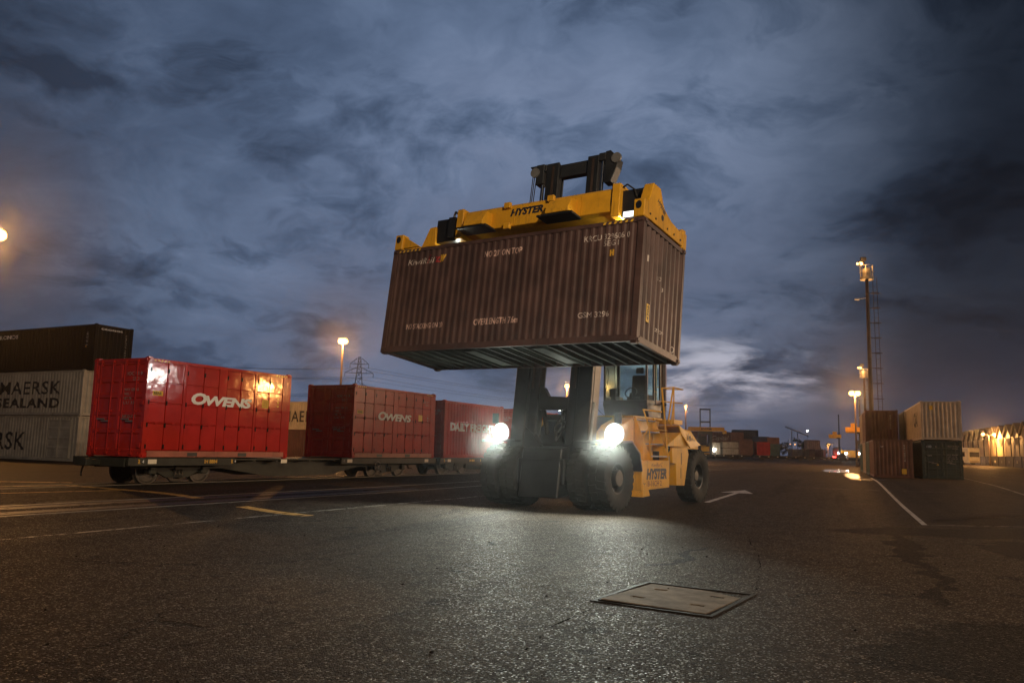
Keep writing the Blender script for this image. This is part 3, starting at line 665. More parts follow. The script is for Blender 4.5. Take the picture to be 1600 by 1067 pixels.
# --- the lifted container (25 ft, high cube), held tilted back by the mast
TILT = Matrix.Rotation(CYAW, 4, 'Z') @ Matrix.Rotation(.0151, 4, 'Y') @ Matrix.Rotation(-.1117, 4, 'X')
A_FRAME = Matrix.Translation((2.7086, 17.1328, 3.7277)) @ TILT        # origin: near right bottom corner; x right, y back, z up
AL, AW, AH = 7.595, 2.44, 2.906
def lifted():
    r, info = container('brown corrugated shipping container hoisted in the air under the yellow spreader', A_FRAME @ Matrix.Translation((-AL / 2, AW / 2, 0)),
                        AL, AW, AH, MT['brown'], pitch=.2, ends='dc', under=True, cdep=.019)
    T = lambda s, a, b, c, d, m=T_WORN, **k: side_letter(r, info, s, (a + AL, b, c + AL, d), AL, AW, m, **k)
    T("NO 20' ON TOP", -4.43, 2.39, -3.28, 2.56, T_PINK, bold=.02); T('OVERLENGTH 7.6m', -4.54, .60, -3.2, .77, T_PINK, bold=.02)
    T('NO STACKING ON 20', -6.78, .60, -5.55, .75, T_PINK, bold=.015)
    T('KRCU 329606 0', -1.52, 2.46, -.34, 2.60, T_WORN); T('5EG1', -1.0, 2.30, -.62, 2.43, T_WORN); T('GSM 3296', -1.53, .61, -.73, .74, T_WORN)
    T('KiwiRail', -7.02, 2.42, -6.10, 2.58, T_WORN, shear=.2); T('l', -6.36, 2.40, -6.22, 2.66, T_RED, shear=.4, bold=.06); T('Z', -6.08, 2.42, -5.88, 2.58, T_RED, bold=.05); T('W', -5.9, 2.42, -5.70, 2.62, T_YEL, bold=.08, shear=.3)
    T('H', -.83, 2.05, -.71, 2.20, T_YEL, bold=.09)
    E = lambda s, a, b, c, d, m=T_WORN, **k: end_letter(r, info, s, (a, b, c, d), AL, AW, m, **k)
    E('329606', .95, .48, 1.42, .56); E('1', .34, 1.95, .39, 2.10); E('0', 1.98, .20, 2.1, .36, T_WORN)
    for k, z in enumerate((1.70, 1.5, 1.28)): E('33', 1.0 + .2 * k, z, 1.12 + .2 * k, z + .1)
    flat_plate('warning_label', [(AL / 2 - .008, -AW / 2 + .42, .56), (AL / 2 - .008, -AW / 2 + .58, .56), (AL / 2 - .008, -AW / 2 + .58, .98), (AL / 2 - .008, -AW / 2 + .42, .98)], MT['hazard'], r, 'yellow upright warning label')
    o = letter('4209', (.60, .45, .95, .55), lambda y, z, d: Vector((AL / 2 - .004, -AW / 2 + z, y)), T_BLACK, r, bold=.02)
    # hazard dashes near the top corners
    for x0 in (-7.4, -1.05):
        for k in range(6):
            x = x0 + k * .14
            flat_plate('hazard_mark', [(x + AL / 2, -AW / 2 + .001, AH - .088), (x + AL / 2 + .06, -AW / 2 + .001, AH - .088), (x + AL / 2 + .09, -AW / 2 + .001, AH - .03), (x + AL / 2 + .03, -AW / 2 + .001, AH - .03)], MT['hazard'], r)
    return r
lifted()

# --- red side-door containers and the two red freight containers on the train
DECK = .829
def red_container(s0, label, mat, text_rect, extra, H=2.94):
    L = 6.058; c = train(s0 + L / 2, 1.22, DECK)
    r, info = container(label, frame(c, TANG), L, 2.44, H, mat, ends='dc', sides='sc', cast_mat=mat)
    pl = lambda x, z, d: Vector((x - L / 2, -1.2225, z))
    def flat(s, rect, m, **k): return letter(s, rect, pl, m, r, **k)
    a, b, c_, d = text_rect; w = c_ - a
    flat('O', (a, b, a + w * .245, d), T_WHITE, bold=.05, shear=.18)
    flat('WENS', (a + w * .215, b, c_, b + (d - b) * .84), T_WHITE, bold=.045, shear=.18, spacing=.95)
    for k in range(5):
        for x in (.2, 5.28):
            flat_plate('hazard_mark', [(x + k * .12 - L / 2, -1.2205, H - .09), (x + k * .12 + .05 - L / 2, -1.2205, H - .09), (x + k * .12 + .08 - L / 2, -1.2205, H - .04), (x + k * .12 + .03 - L / 2, -1.2205, H - .04)], MT['hazard'], r)
    # door end text (left end of the picture)
    pe = lambda y, z, d: Vector((-L / 2 + .012, 1.22 - y, z))
    letter('IOC 83 9', (1.55, H - .52, 2.2, H - .42), pe, T_GREY, r); letter('25D', (1.8, H - .68, 2.08, H - .58), pe, T_GREY, r)
    for k in range(4):
        letter(('MAX GR 30', 'TARE 3', 'NET 26', 'CU 33')[k], (1.45, 1.95 - k * .13, 1.45 + (.65, .3, .35, .5)[k], 2.03 - k * .13), pe, T_GREY, r)
    letter('REAR DOOR', (1.4, 1.15, 2.05, 1.24), pe, T_GREY, r)
    return r, flat, L, H
def plate(r, L, x0, z0, x1, z1, mat, label): return flat_plate('sticker', [(x0 - L / 2, -1.215, z0), (x1 - L / 2, -1.215, z0), (x1 - L / 2, -1.215, z1), (x0 - L / 2, -1.215, z1)], mat, r, label)
r, flat, L, H = red_container(0, 'glossy red side door container nearest on the train with large white lettering', MT['red'], (1.66, 1.64, 4.19, 2.02), None)
plate(r, L, .24, 1.83, .60, 1.97, MT['hazard'], 'yellow plate with black word'); letter('REAR', (.275, 1.855, .565, 1.945), lambda x, z, d: Vector((x - L / 2, -1.2175, z)), T_BLACK, r, bold=.04)
plate(r, L, 4.68, 1.70, 4.99, 1.98, MT['hazard'], 'square yellow notice')
for k in range(4): letter('WARNING', (4.71, 1.73 + k * .06, 4.96, 1.765 + k * .06), lambda x, z, d: Vector((x - L / 2, -1.2175, z)), T_MAROON, r)
letter('1 8 3', (0, 0, .3, .09), lambda x, z, d: Vector((5.40 + z - L / 2, -1.216, 2.06 - x)), T_YEL, r, bold=.04)
flat('IOC 83', (5.18, 2.53, 5.52, 2.63), T_GREY); flat('25D', (5.3, 2.40, 5.5, 2.49), T_GREY)
r, flat, L, H = red_container(9.72, 'duller red side door container with white lettering behind the glossy one', MT['red2'], (1.64, 1.56, 4.1, 1.94), None)
plate(r, L, .24, 1.78, .62, 1.92, MT['hazard'], 'yellow plate with black word'); letter('REAR', (.275, 1.805, .585, 1.895), lambda x, z, d: Vector((x - L / 2, -1.2175, z)), T_BLACK, r, bold=.04)
plate(r, L, 4.68, 1.64, 4.99, 1.92, MT['hazard'], 'square yellow notice'); letter('1 8 3', (0, 0, .3, .09), lambda x, z, d: Vector((5.40 + z - L / 2, -1.216, 1.95 - x)), T_GREY, r, bold=.04)
flat('IOC 83', (5.0, 2.48, 5.5, 2.58), T_GREY); flat('25D', (5.2, 2.35, 5.45, 2.43), T_GREY)
def freight(s0, label, L=6.058, H=2.75):
    r, info = container(label, frame(train(s0 + L / 2, 1.22, DECK), TANG), L, 2.44, H, MT['red2'], ends='dc')
    side_letter(r, info, 'DAILY FREIGHT', (.62, 1.30, 5.05, 1.72), L, 2.44, T_WHITE, bold=.05)
    pe = lambda y, z, d: Vector((-L / 2 + .012, 1.22 - y, z))
    letter('IOC 1231', (1.5, H - .55, 2.2, H - .45), pe, T_GREY, r); letter('25D', (1.75, H - .7, 2.05, H - .6), pe, T_GREY, r)
freight(16.62, 'red corrugated freight container between the second red container and the lift truck')
freight(24.06, 'red corrugated freight container seen through the gap in the lift truck mast')
r, _ = container('farthest red corrugated container on the train behind the truck cab', frame(train(31.6 + 3.03, 1.22, DECK), TANG), 6.058, 2.44, 2.6, MT['red2'], ends='dc')

# --- flat wagons
def wagon(s0, label, number, grp='flat wagons of the train'):
    Lw = 17.5; X0 = 1.05; F = Matrix.Translation(train(s0, 0, 0)) @ Matrix.Rotation(TANG, 4, 'Z')
    w = thing('flat_wagon', label, 'rail wagon', F, grp); cy = 1.22
    for y in (-.02, 2.38):
        for xa, xb in ((X0 + .05, 5.1), (10.6, Lw - .05)): MB().box((xa, y, .58), (xb, y + .09, .815)).build('side_sill', MT['wagon'], w, bevel=.006)
    m = MB(); m.box((X0 + .05, .075, .74), (Lw - .05, 2.37, .79))
    for x in (1.6, 2.6, 3.6, 4.7, 6.0, 7.4, 8.8, 10.2, 11.4, 12.6, 13.8, 15, 16.4): m.box((x - .06, .0, .70), (x + .06, 2.44, .735))
    m.build('deck', MT['wagon'], w)
    m = MB(); m.prism([(1.5, .70), (Lw - .6, .70), (Lw - .6, .50), (12.2, .46), (10.4, .16), (7.2, .16), (5.0, .46), (1.5, .50)], 1, .42, .50)
    m.prism([(1.5, .70), (Lw - .6, .70), (Lw - .6, .50), (12.2, .46), (10.4, .16), (7.2, .16), (5.0, .46), (1.5, .50)], 1, 1.94, 2.02)
    m.build('fishbelly_beam', MT['wagon'], w)
    for x in (X0, Lw - .06): MB().box((x, .1, .55), (x + .06, 2.34, .80)).build('headstock', MT['wagon'], w, bevel=.01)
    for x, d in ((X0, -1), (Lw, 1)):
        m = MB(); m.box((min(x, x + d * .35), cy - .09, .58), (max(x, x + d * .35), cy + .09, .74)); m.box((min(x + d * .30, x + d * .5), cy - .15, .56), (max(x + d * .30, x + d * .5), cy + .12, .78)); m.build('coupler', MT['wagon'], w, bevel=.02)
        m = MB(); m.path([(x, cy + .5, .66), (x + d * .14, cy + .5, .5), (x + d * .2, cy + .45, .32), (x + d * .3, cy + .3, .28)], .022); m.build('brake_hose', MT['rubber'], w)
    for bx in (3.26, 14.4):
        b = MB(); b.cbox((bx, cy, .52), (.35, 1.7, .16))
        for y in (.52, 1.92):
            b.prism([(bx - 1.22, .42), (bx - 1.1, .56), (bx - .5, .56), (bx - .35, .64), (bx + .35, .64), (bx + .5, .56), (bx + 1.1, .56), (bx + 1.22, .42), (bx + 1.15, .34), (bx + .75, .36), (bx + .42, .2), (bx - .42, .2), (bx - .75, .36), (bx - 1.15, .34)], 1, y - .045, y + .045)
        o = b.build('bogie', MT['wagon'], w, bevel=.008)
        for y in (.47, 1.97):
            for k in (-.13, 0, .13):
                sp = MB(); pts = [(bx + k + .045 * math.cos(q * 1.2), y + (-.02 if y < 1 else .02) + .045 * math.sin(q * 1.2), .24 + q * .0066) for q in range(44)]; sp.path(pts, .013, 4); sp.build('spring', MT['wheelsteel'], o)
        for wx in (bx - .98, bx + .98):
            ax = MB(); ax.tube((wx, .38, .43), (wx, 2.06, .43), .07, 10); aw = ax.build('axle', MT['wheelsteel'], o)
            for y in (.69, 1.75):
                q = MB(); sg = -1 if y < 1.2 else 1
                q.lathe([(.0, 0.001), (.0, .10), (-.03 * sg, .13), (-.035 * sg, .34), (0., .38), (.0, .425), (-.11 * sg, .43), (-.125 * sg, .455), (-.14 * sg, .455), (-.14 * sg, .34), (-.08 * sg, .3), (-.08 * sg, 0.001)], (wx, y + sg * .06, .43), (0, 1, 0), 36)
                q.build('wheel', MT['wheelsteel'], o, smooth_ang=35)
            for y in (.44, 2.0): MB().cbox((wx, y, .43), (.26, .16, .24)).build('axle_box', MT['wagon'], o, bevel=.03)
    # hand brake wheel on the side
    q = MB(); c = Vector((12.9, -.07, .47)); R = .2
    pts = [c + Vector((R * math.cos(i * math.pi / 10), 0, R * math.sin(i * math.pi / 10))) for i in range(21)]; q.path(pts, .014, 5)
    for i in range(4): q.tube(c, c + Vector((R * math.cos(i * math.pi / 2 + .4), 0, R * math.sin(i * math.pi / 2 + .4))), .01, 5)
    q.tube(c, c + Vector((0, .5, 0)), .02, 6); q.build('handbrake_wheel', MT['galv'], w)
    for x in (1.75, 7.25, 10.95, 16.5): MB().box((x, -.026, .64), (x + .3, -.0205, .77)).build('reflector', MT['reflector'], w)
    pl = lambda x, z, d: Vector((x, -.0225, z))
    letter(number, (3.84, .645, 4.36, .765), pl, T_YEL, w, bold=.03)
    for x in (1.42, 4.95): letter('R', (x, .64, x + .08, .77), pl, T_YEL, w, bold=.05); letter('4', (x + .14, .66, x + .2, .75), pl, T_WHITE, w)
    for x in (7.1, 10.8, 11.3): letter('4', (x - .08, .66, x - .02, .75), pl, T_GREY, w)
    return w
wagon(-1.5, 'dark grimy flat rail wagon carrying the glossy red container', 'IH 8884')
wagon(15.25, 'dark grimy flat rail wagon under the freight containers behind the truck', 'IH 8861')

# --- stack on the far left
def place_yard(label, corner, L, H, mat, z, **k):
    """container whose right near bottom corner is at corner, long axis across the train"""
    Rm = Matrix(((-TV.x, TU.x), (-TV.y, TU.y))); c = Vector(corner) + Rm @ Vector((-L / 2, 1.22))
    return container(label, frame((c.x, c.y, z), math.atan2(-TV.y, -TV.x)), L, 2.44, H, mat, **k)
c0 = Vector((-23.75, 44.85))
r, i = place_yard('black forty foot container on top of the stack at the far left', c0, 12.19, 2.62, MT['dark'], 5.22, ends='cc')
end_letter(r, i, 'CRONOS', (.35, 2.32, 1.75, 2.42), 12.19, 2.44, T_WHITE, bold=.03); letter('CRXU 4231', (0, 0, 1.35, .09), lambda x, z, d: Vector((12.19 / 2 + .004, .72 + z, 2.2 - x)), T_GREY, r)
side_letter(r, i, 'CRONOS', (2.6, 2.05, 4.9, 2.28), 12.19, 2.44, T_WHITE, bold=.02)
letter('4231', (0, 0, .8, .16), lambda x, z, d: Vector((12.19 / 2 - .62 - z, -1.214, 2.2 - x)), T_GREY, r, bold=.03); letter('A', (11.35, 1.28, 11.5, 1.44), side_place(12.19, 2.44), T_YEL, r, bold=.05)
r, i = place_yard('pale grey container with two lines of black lettering in the middle of the left stack', c0 + TV * .55 - TU * .1, 12.19, 2.59, MT['grey'], 2.61, ends='cc')
side_letter(r, i, 'MAERSK', (4.35, 1.22, 10.2, 2.0), 12.19, 2.44, T_BLACK, bold=.012, spacing=1.1); side_letter(r, i, 'SEALAND', (4.1, .42, 10.2, 1.02), 12.19, 2.44, T_BLACK, bold=.035, spacing=1.15)
r, i = place_yard('pale grey container with big black letters at the bottom of the left stack', c0 + TV * .75, 12.19, 2.59, MT['grey'], .01, ends='cc')
side_letter(r, i, 'MAERSK', (.9, .55, 7.4, 1.62), 12.19, 2.44, T_BLACK, bold=.012, spacing=1.1)
m = MB()
for a, b in ((9.55, 10.5), (10.56, 11.55)): pressed(m, a - 6.095, b - 6.095, .2, 2.35, (.75, 1.3, 1.85), lambda x, z, d: (x, -1.222 - .02 + d, z), .02, .05)
m.build('side_door', MT['grey'], r)
r, i = place_yard('weathered grey container with black letters above the gap between the red ones', (-15.5, 72.6), 12.19, 2.62, MT['grey'], 2.63, ends='cc')
side_letter(r, i, 'MAERSK', (5.4, .7, 10.4, 1.75), 12.19, 2.44, T_BLACK, bold=.012, spacing=1.1)
place_yard('dark brown container on the ground in the gap between the red ones', (-15.4, 72.55), 12.19, 2.62, MT['maroon'], .01, ends='cc')
# ------------------------------------------------------------------ right hand stack
DA = Vector((.37, .929)); DR = Vector((.929, -.37)); DANG = math.atan2(DA.y, DA.x)
def place_right(label, corner, k, L, mat, z, H=2.591, **kw):
    c = Vector(corner) + DA * (k + L / 2) + DR * 1.22
    return container(label, frame((c.x, c.y, z + gz(c.x, c.y) * 1.0), DANG), L, 2.44, H, mat, **kw)
K1 = (25.1, 55.15); K2 = (28.1, 54.5)
r, i = place_right('rust brown container end standing on the ground at the near end of the right row', K1, 0, 6.058, MT['rust'], .0, ends='cd')
end_letter(r, i, 'TGHU', (.45, 2.05, .62, 2.15), 6.058, 2.44, T_WHITE, sgn=-1); letter('5513022', (0, 0, 1.15, .09), lambda x, z, d: Vector((-3.029 - .004, -.76 + z, 2.25 - x)), T_WORN, r, bold=.02)
flat_plate('warning_label', [(-3.035, -.80, .28), (-3.035, -.50, .28), (-3.035, -.50, .62), (-3.035, -.80, .62)], MT['hazard'], r, 'yellow square label low on the end')
place_right('second ground container of the right row behind the near brown end', K1, 6.25, 6.058, MT['teal'], .0, ends='cd', detail=1)
place_right('third ground container of the right row under the upper brown end', K1, 12.5, 6.058, MT['grey'], .0, ends='cd', detail=1)
place_right('fourth ground container at the far end of the right row', K1, 18.75, 6.058, MT['teal'], .0, ends='cd', detail=1)
r, i = place_right('rust brown container end on the upper level of the right row', K1, 11.2, 6.058, MT['rust'], 2.60, ends='cd')
letter('4471902', (0, 0, 1.2, .09), lambda x, z, d: Vector((-3.033, -.70 + z, 2.25 - x)), T_WORN, r, bold=.02)
place_right('pale container on the upper level behind the upper brown end', K1, 17.5, 6.058, MT['cream'], 2.60, ends='cd', detail=1)
r, i = place_right('dark green container with two closed doors beside the brown end', K2, 0, 12.19, MT['green'], .0, ends='dc', sides='cc')
pe = lambda y, z, d: Vector((-12.19 / 2 + .006, 1.22 - y, z))
letter('CO', (.30, 2.10, .60, 2.25), pe, T_WHITE, r, bold=.04); letter('D', (.85, 2.12, .94, 2.22), pe, T_WHITE, r); letter('WARN', (.32, 1.53, .6, 1.6), pe, T_WHITE, r)
letter('TRLU 4820017', (1.55, 2.15, 2.25, 2.24), pe, T_GREY, r); letter('45G1', (1.85, 2.0, 2.15, 2.1), pe, T_GREY, r)
for k in range(5): letter(('MAX 30480', 'TARE 3870', 'NET 26610', 'CUB 76', '6710')[k], (1.45, 1.6 - .13 * k, 1.45 + (.7, .65, .68, .4, .3)[k], 1.68 - .13 * k), pe, T_GREY, r)
flat_plate('warning_label', [(-12.19 / 2 - .002, .36, .92), (-12.19 / 2 - .002, .22, .92), (-12.19 / 2 - .002, .29, 1.06)], MT['hazard'], r, 'small orange triangle label')
r, i = place_right('rust streaked cream container on top of the dark green one', K2, -.35, 12.19, MT['cream'], 2.63, ends='cc')
prof = i[('y', 1)][0]; f = prof_depth(prof)
letter('CAI', (0, 0, 2.6, 1.05), lambda x, z, d: Vector((-1.0 - x, 1.22 - .014 - d + .004, .95 + z)), T_BLACK, r, bold=.05, cuts=[-1.0 - p[0] for p in prof], depth=lambda x: f(-1.0 - x))
flat_plate('warning_label', [(-6.099, .68, 2.02), (-6.099, .48, 2.02), (-6.099, .48, 2.30), (-6.099, .68, 2.30)], MT['hazard'], r, 'faded yellow label')
place_right('dark container behind the cream one on the upper level', K2, 12.1, 6.058, MT['dark'], 2.63, ends='cd', detail=1)

# ------------------------------------------------------------------ the lift truck
G_HEAD = bpy.data.materials.new('headlight_glass')
def head_glass():
    # emission painted hot in the middle, fading to the rim to imitate glare bloom
    G_HEAD.use_nodes = True; t = G_HEAD.node_tree; t.nodes.clear(); tc = N(t, 'ShaderNodeTexCoord'); c = t.nodes.new('ShaderNodeAttribute'); c.attribute_name = 'rim'
    e = N(t, 'ShaderNodeEmission'); e.inputs[0].default_value = (.93, 1.0, .92, 1)
    k = math_n(t, 'POWER', math_n(t, 'SUBTRACT', 1.0, c.outputs['Fac'], clamp=True), 1.4); t.links.new(math_n(t, 'ADD', math_n(t, 'MULTIPLY', k, 40.), .3), e.inputs[1])
    o = N(t, 'ShaderNodeOutputMaterial'); t.links.new(e.outputs[0], o.inputs[0])
head_glass(); G_WORK = glow('work_light_glass', (.92, 1.0, .9), 18)
def wheel_set(parent, x0, x1, y, z, r, face, base, lug=26):
    """rim with hub and a lugged tyre round it; x0..x1 across, face = +1/-1 outer side"""
    xm = (x0 + x1) / 2; w = abs(x1 - x0) / 2
    m = MB(base); rr = r * .47; s = face
    m.lathe([(-w * .8, rr * .9), (w * .75, rr * 1.02), (w * .70, rr * .93), (w * .25, rr * .82), (w * .20, rr * .45), (w * .5, rr * .40), (w * .52, .001)], (xm, y, z), (s, 0, 0), 28)
    for k in range(10):
        a = 2 * math.pi * k / 10; m.tube((xm + s * w * .2, y + math.cos(a) * rr * .62, z + math.sin(a) * rr * .62), (xm + s * (w * .2 + .045), y + math.cos(a) * rr * .62, z + math.sin(a) * rr * .62), .02, 6)
    o = m.build('wheel', MT['steel_dark'], parent, smooth_ang=40)
    t = MB(base)
    t.lathe([(-w * .72, rr), (-w * .95, r * .62), (-w, r * .80), (-w * .93, r * .92), (-w * .8, r * .955), (w * .8, r * .955), (w * .93, r * .92), (w, r * .80), (w * .95, r * .62), (w * .72, rr)], (xm, y, z), (1, 0, 0), 44)
    for k in range(lug):
        for side in (-1, 1):
            a = 2 * math.pi * (k + (.5 if side > 0 else 0)) / lug; da = math.pi / lug * .55
            vs = []
            for xx, ro, sk in ((side * w * .05, r, 0), (side * w * .90, r * .985, .35), (side * w * 1.0, r * .88, .4)):
                for d in (-da, da):
                    aa = a + d + sk * math.pi / lug
                    for rad_ in (ro, r * .90 if ro > r * .9 else r * .84): vs.append((xm + xx, y + math.cos(aa) * rad_, z + math.sin(aa) * rad_))
            t.add(vs, [(0, 4, 6, 2), (4, 8, 10, 6), (0, 1, 5, 4), (4, 5, 9, 8), (2, 6, 7, 3), (6, 10, 11, 7), (0, 2, 3, 1), (8, 9, 11, 10)])
    t.build('tyre', MT['rubber'], o, smooth_ang=30)
def work_lamp(parent, base, c, aim, r, mat, name='work_light'):
    m = MB(base); c = Vector(c); d = Vector(aim).normalized()
    m.tube(c - d * r * 1.1, c + d * r * .15, r * .7, 14, r * 1.08); o = m.build(name, MT['black'], parent, smooth_ang=40)
    g = MB(base); g.tube(c + d * r * .16, c + d * r * .22, r * .97, 14); g.build('lens', mat, o)
    return o
def truck():
    TF = frame((CO.x, CO.y, TRUCK_Z), CYAW); RT = TF @ Matrix.Translation((-3.65, 2.75, 0))
    T = thing('container_lift_truck', 'big yellow lift truck with blazing headlights holding the brown container aloft', 'lift truck', RT)
    B = Matrix.Identity(4); TILT_B = RT.inverted() @ A_FRAME
    # chassis and drive axle
    m = MB(); m.box((-.72, -.75, .62), (.72, 6.3, 1.30)); m.prism([(-.9, .30), (-.7, 1.55), (.9, 1.75), (1.6, 1.30), (1.6, .62), (.5, .42)], 0, -.60, .60); m.build('chassis', MT['steel_dark'], T, bevel=.03)
    m = MB(); m.tube((-1.9, 0, .84), (1.9, 0, .84), .22, 14); m.cbox((0, 0, .84), (.9, .6, .62)); m.build('drive_axle', MT['steel_dark'], T, bevel=.02)
    for x0, x1, f in ((1.93, 1.40, 1), (1.30, .78, 1), (-1.93, -1.40, -1), (-1.30, -.78, -1)): wheel_set(T, x0, x1, 0, .84, .84, f, B)
    m = MB(); m.tube((-1.7, 5.75, .82), (1.7, 5.75, .82), .17, 12); m.cbox((0, 5.75, .85), (.7, .5, .5)); m.build('steer_axle', MT['steel_dark'], T, bevel=.02)
    for x0, x1, f in ((1.86, 1.30, 1), (-1.86, -1.30, -1)): wheel_set(T, x0, x1, 5.75, .82, .83, f, B)
    # front mudguards, each with its lamp
    for s in (1, -1):
        a, b = (.92, 2.0) if s > 0 else (-2.0, -.92)
        m = MB(); m.prism([(-.62, 1.70), (-.62, 1.76), (.55, 1.80), (1.02, 1.50), (1.18, 1.02), (1.13, 1.0), (.96, 1.46), (.53, 1.745)], 0, a, b)
        m.build('mudguard', MT['steel_dark'], T, bevel=.008)
        m = MB(); xx = s * 1.66
        m.box((xx - .06, -.36, 1.765), (xx + .06, -.24, 1.80)); m.build('lamp_bracket', MT['steel_dark'], T)
        lp = Vector((1.95 if s > 0 else -1.52, -.44, 1.95)); m = MB(B); m.tube(lp + Vector((0, .26, 0)), lp + Vector((0, .06, 0)), .12, 20, .26); hd = m.build('headlight', MT['black'], T, smooth_ang=40)
        g = MB(Matrix.Translation(lp)); g.lathe([(0, .001), (.012, .12), (.02, .2), (.03, .28)], (0, 0, 0), (0, 1, 0), 28); le = g.build('lens', G_HEAD, hd); at = le.data.attributes.new('rim', 'FLOAT', 'POINT')
        for q, vv in enumerate(le.data.vertices): at.data[q].value = (vv.co - lp).length / .285
        lamp('headlight_spill', lp + Vector((0, -.12, .05)), 75, HALO, .10, spot=rad(110), aim=(0, -.75, 1), blend=.6, parent=T)
        lamp('headlight_main_beam', lp + Vector((0, -.06, .0)), 1700, HALO, .10, spot=rad(40), aim=(.52 * 1, -.85, -.02), blend=1., parent=T)
        lo = lamp('headlight_beam', lp + Vector((0, -.06, .0)), 2100, HALO, .09, spot=rad(104), aim=(-.0 * s, -1, -.95), blend=.9, parent=T)
        m = MB(); m.tube((xx + .25 * s, -.1, 1.76), (xx + .25 * s, -.1, 2.25), .018, 6); m.cbox((xx + .25 * s, -.12, 2.36), (.20, .05, .28)); m.build('mirror', MT['black'], T, bevel=.01)
    # body side, deck and the plated tank on the near side
    for s in (1, -1):
        a, b = sorted((s * .80, s * 1.42))
        m = MB(); m.prism([(.50, 1.84), (1.0, 1.52), (1.25, .75), (3.1, .75), (3.1, 1.7), (3.6, 2.42), (1.8, 2.46), (1.05, 2.22)], 0, a, b); m.build('body_side', MT['yellow'], T, bevel=.015)
        a, b = sorted((s * 1.46, s * 1.95))
        m = MB(); m.prism([(1.22, .50), (3.06, .54), (3.06, 1.30), (1.20, 1.29)], 0, a, b); tk = m.build('side_tank', MT['yellow'], T, bevel=.015)
        m = MB(); m.prism([(1.24, .33), (1.72, .35), (1.58, .58), (1.24, .70)], 0, a + .02, b + .015); m.build('step_foot', MT['yellow'], T, bevel=.008)
        if s > 0:
            pl = lambda y, z, d: Vector((1.955, y, z))
            letter('HYSTER', (1.50, .78, 2.86, 1.08), pl, T_NAVY, tk, bold=.06, shear=.22); letter('18-16CH 2', (1.52, .60, 2.50, .75), pl, T_MAROON, tk, bold=.01)
            letter('KiwiRail', (1.82, 1.13, 2.45, 1.22), pl, T_MAROON, tk, shear=.3); letter('Z', (2.47, 1.12, 2.56, 1.24), pl, T_MAROON, tk, shear=.4, bold=.03)
            letter('V', (1.30, .62, 1.44, .70), pl, T_BLACK, tk, bold=.04)
        # rear side box, counterweight shoulder and cheek plate over the rear wheel
        a, b = sorted((s * 1.25, s * 1.92))
        m = MB(); m.prism([(3.36, 1.22), (3.30, 1.66), (4.52, 1.66), (4.60, 1.48), (4.26, .56), (3.64, .58), (3.60, 1.2)], 0, a, b); bx = m.build('side_box', MT['yellow'], T, bevel=.012)
        m = MB(); m.prism([(2.98, 1.70), (4.08, 2.12), (4.62, 1.70)], 0, a, b - .04 if s > 0 else b); m.build('shoulder', MT['yellow'], T, bevel=.01)
        m = MB(); k = s
        q = [(1.88 * k, 3.98, 2.33), (1.98 * k, 5.46, 1.77), (1.98 * k, 4.60, 1.67), (1.90 * k, 4.06, 2.10)]; q2 = [(x - .04 * k, y, z) for x, y, z in q]
        m.add(q + q2, [(0, 1, 2, 3), (7, 6, 5, 4), (0, 4, 5, 1), (1, 5, 6, 2), (2, 6, 7, 3), (3, 7, 4, 0)])
        m.prism([(3.98, 2.30), (5.46, 1.74), (5.46, 1.76), (3.98, 2.33)], 0, min(.7 * k, 1.86 * k), max(.7 * k, 1.86 * k)); ck = m.build('cheek_plate', MT['yellow'], T)
        if s > 0:
            d = Vector((0, 1.30, -.50)).normalized(); up = Vector((.02, .36, .93))
            letter('1015', (0, 0, .62, .23), lambda y, z, dd: Vector((1.952 + .00 * y, 4.38, 1.90)) + d * y + up * z, T_BLACK, ck, bold=.03)
            m = MB(); m.box((1.921, 4.02, 1.18), (1.926, 4.05, 1.52)); m.box((1.921, 3.96, .78), (1.926, 3.985, 1.08)); m.build('handle', MT['black'], bx)
            m = MB(); m.tube((1.55, 3.2, .95), (1.55, 3.2, 1.55), .2, 14); m.tube((1.75, 3.22, .86), (1.75, 3.22, 1.42), .13, 12); m.path([(1.8, 3.2, 1.5), (1.85, 3.3, 1.62), (1.75, 3.45, 1.7)], .04, 6); m.build('air_cleaner', MT['black'], T, smooth_ang=40)
    m = MB(); m.prism([(4.2, .70), (4.4, 1.9), (5.0, 2.35), (6.6, 2.25), (7.2, 1.9), (7.3, .8), (6.7, .62)], 0, -1.22, 1.22); m.build('counterweight', MT['yellow'], T, bevel=.04)
    m = MB(); m.box((-.78, 3.6, 1.3), (.78, 5.0, 2.5)); m.build('engine_hood', MT['yellow'], T, bevel=.03)
    m = MB(); m.box((.86, 3.95, 2.36), (1.72, 4.62, 2.50)); m.build('filter_box', MT['yellow'], T, bevel=.01)
    m = MB(); m.box((1.55, 4.6, 2.36), (1.66, 4.72, 2.50)); m.build('rear_lamp', MT['black'], T, bevel=.01)
    m = MB(); m.box((-1.4, 1.75, 2.464), (1.44, 3.75, 2.52)); dk = m.build('deck', MT['yellow'], T, bevel=.006)
    m = MB(); m.prism([(-.1, 1.0), (-.1, 1.7), (.9, 2.46), (1.8, 2.463), (1.8, 1.0)], 0, -.78, .78); m.build('front_bulkhead', MT['steel_dark'], T, bevel=.02)
    # stair on the near side
    sr = MB().box((1.43, 1.79, 1.30), (1.447, 3.03, 2.44)).build('stair', MT['yellow'], T)
    for y in (1.78, 3.04):
        st = MB(); st.prism([(1.45, 2.5), (1.49, 2.5), (1.93, 1.40), (1.93, 1.30), (1.49, 1.30), (1.45, 1.30)], 1, y - .011, y + .011); st.build('stringer', MT['yellow'], sr)
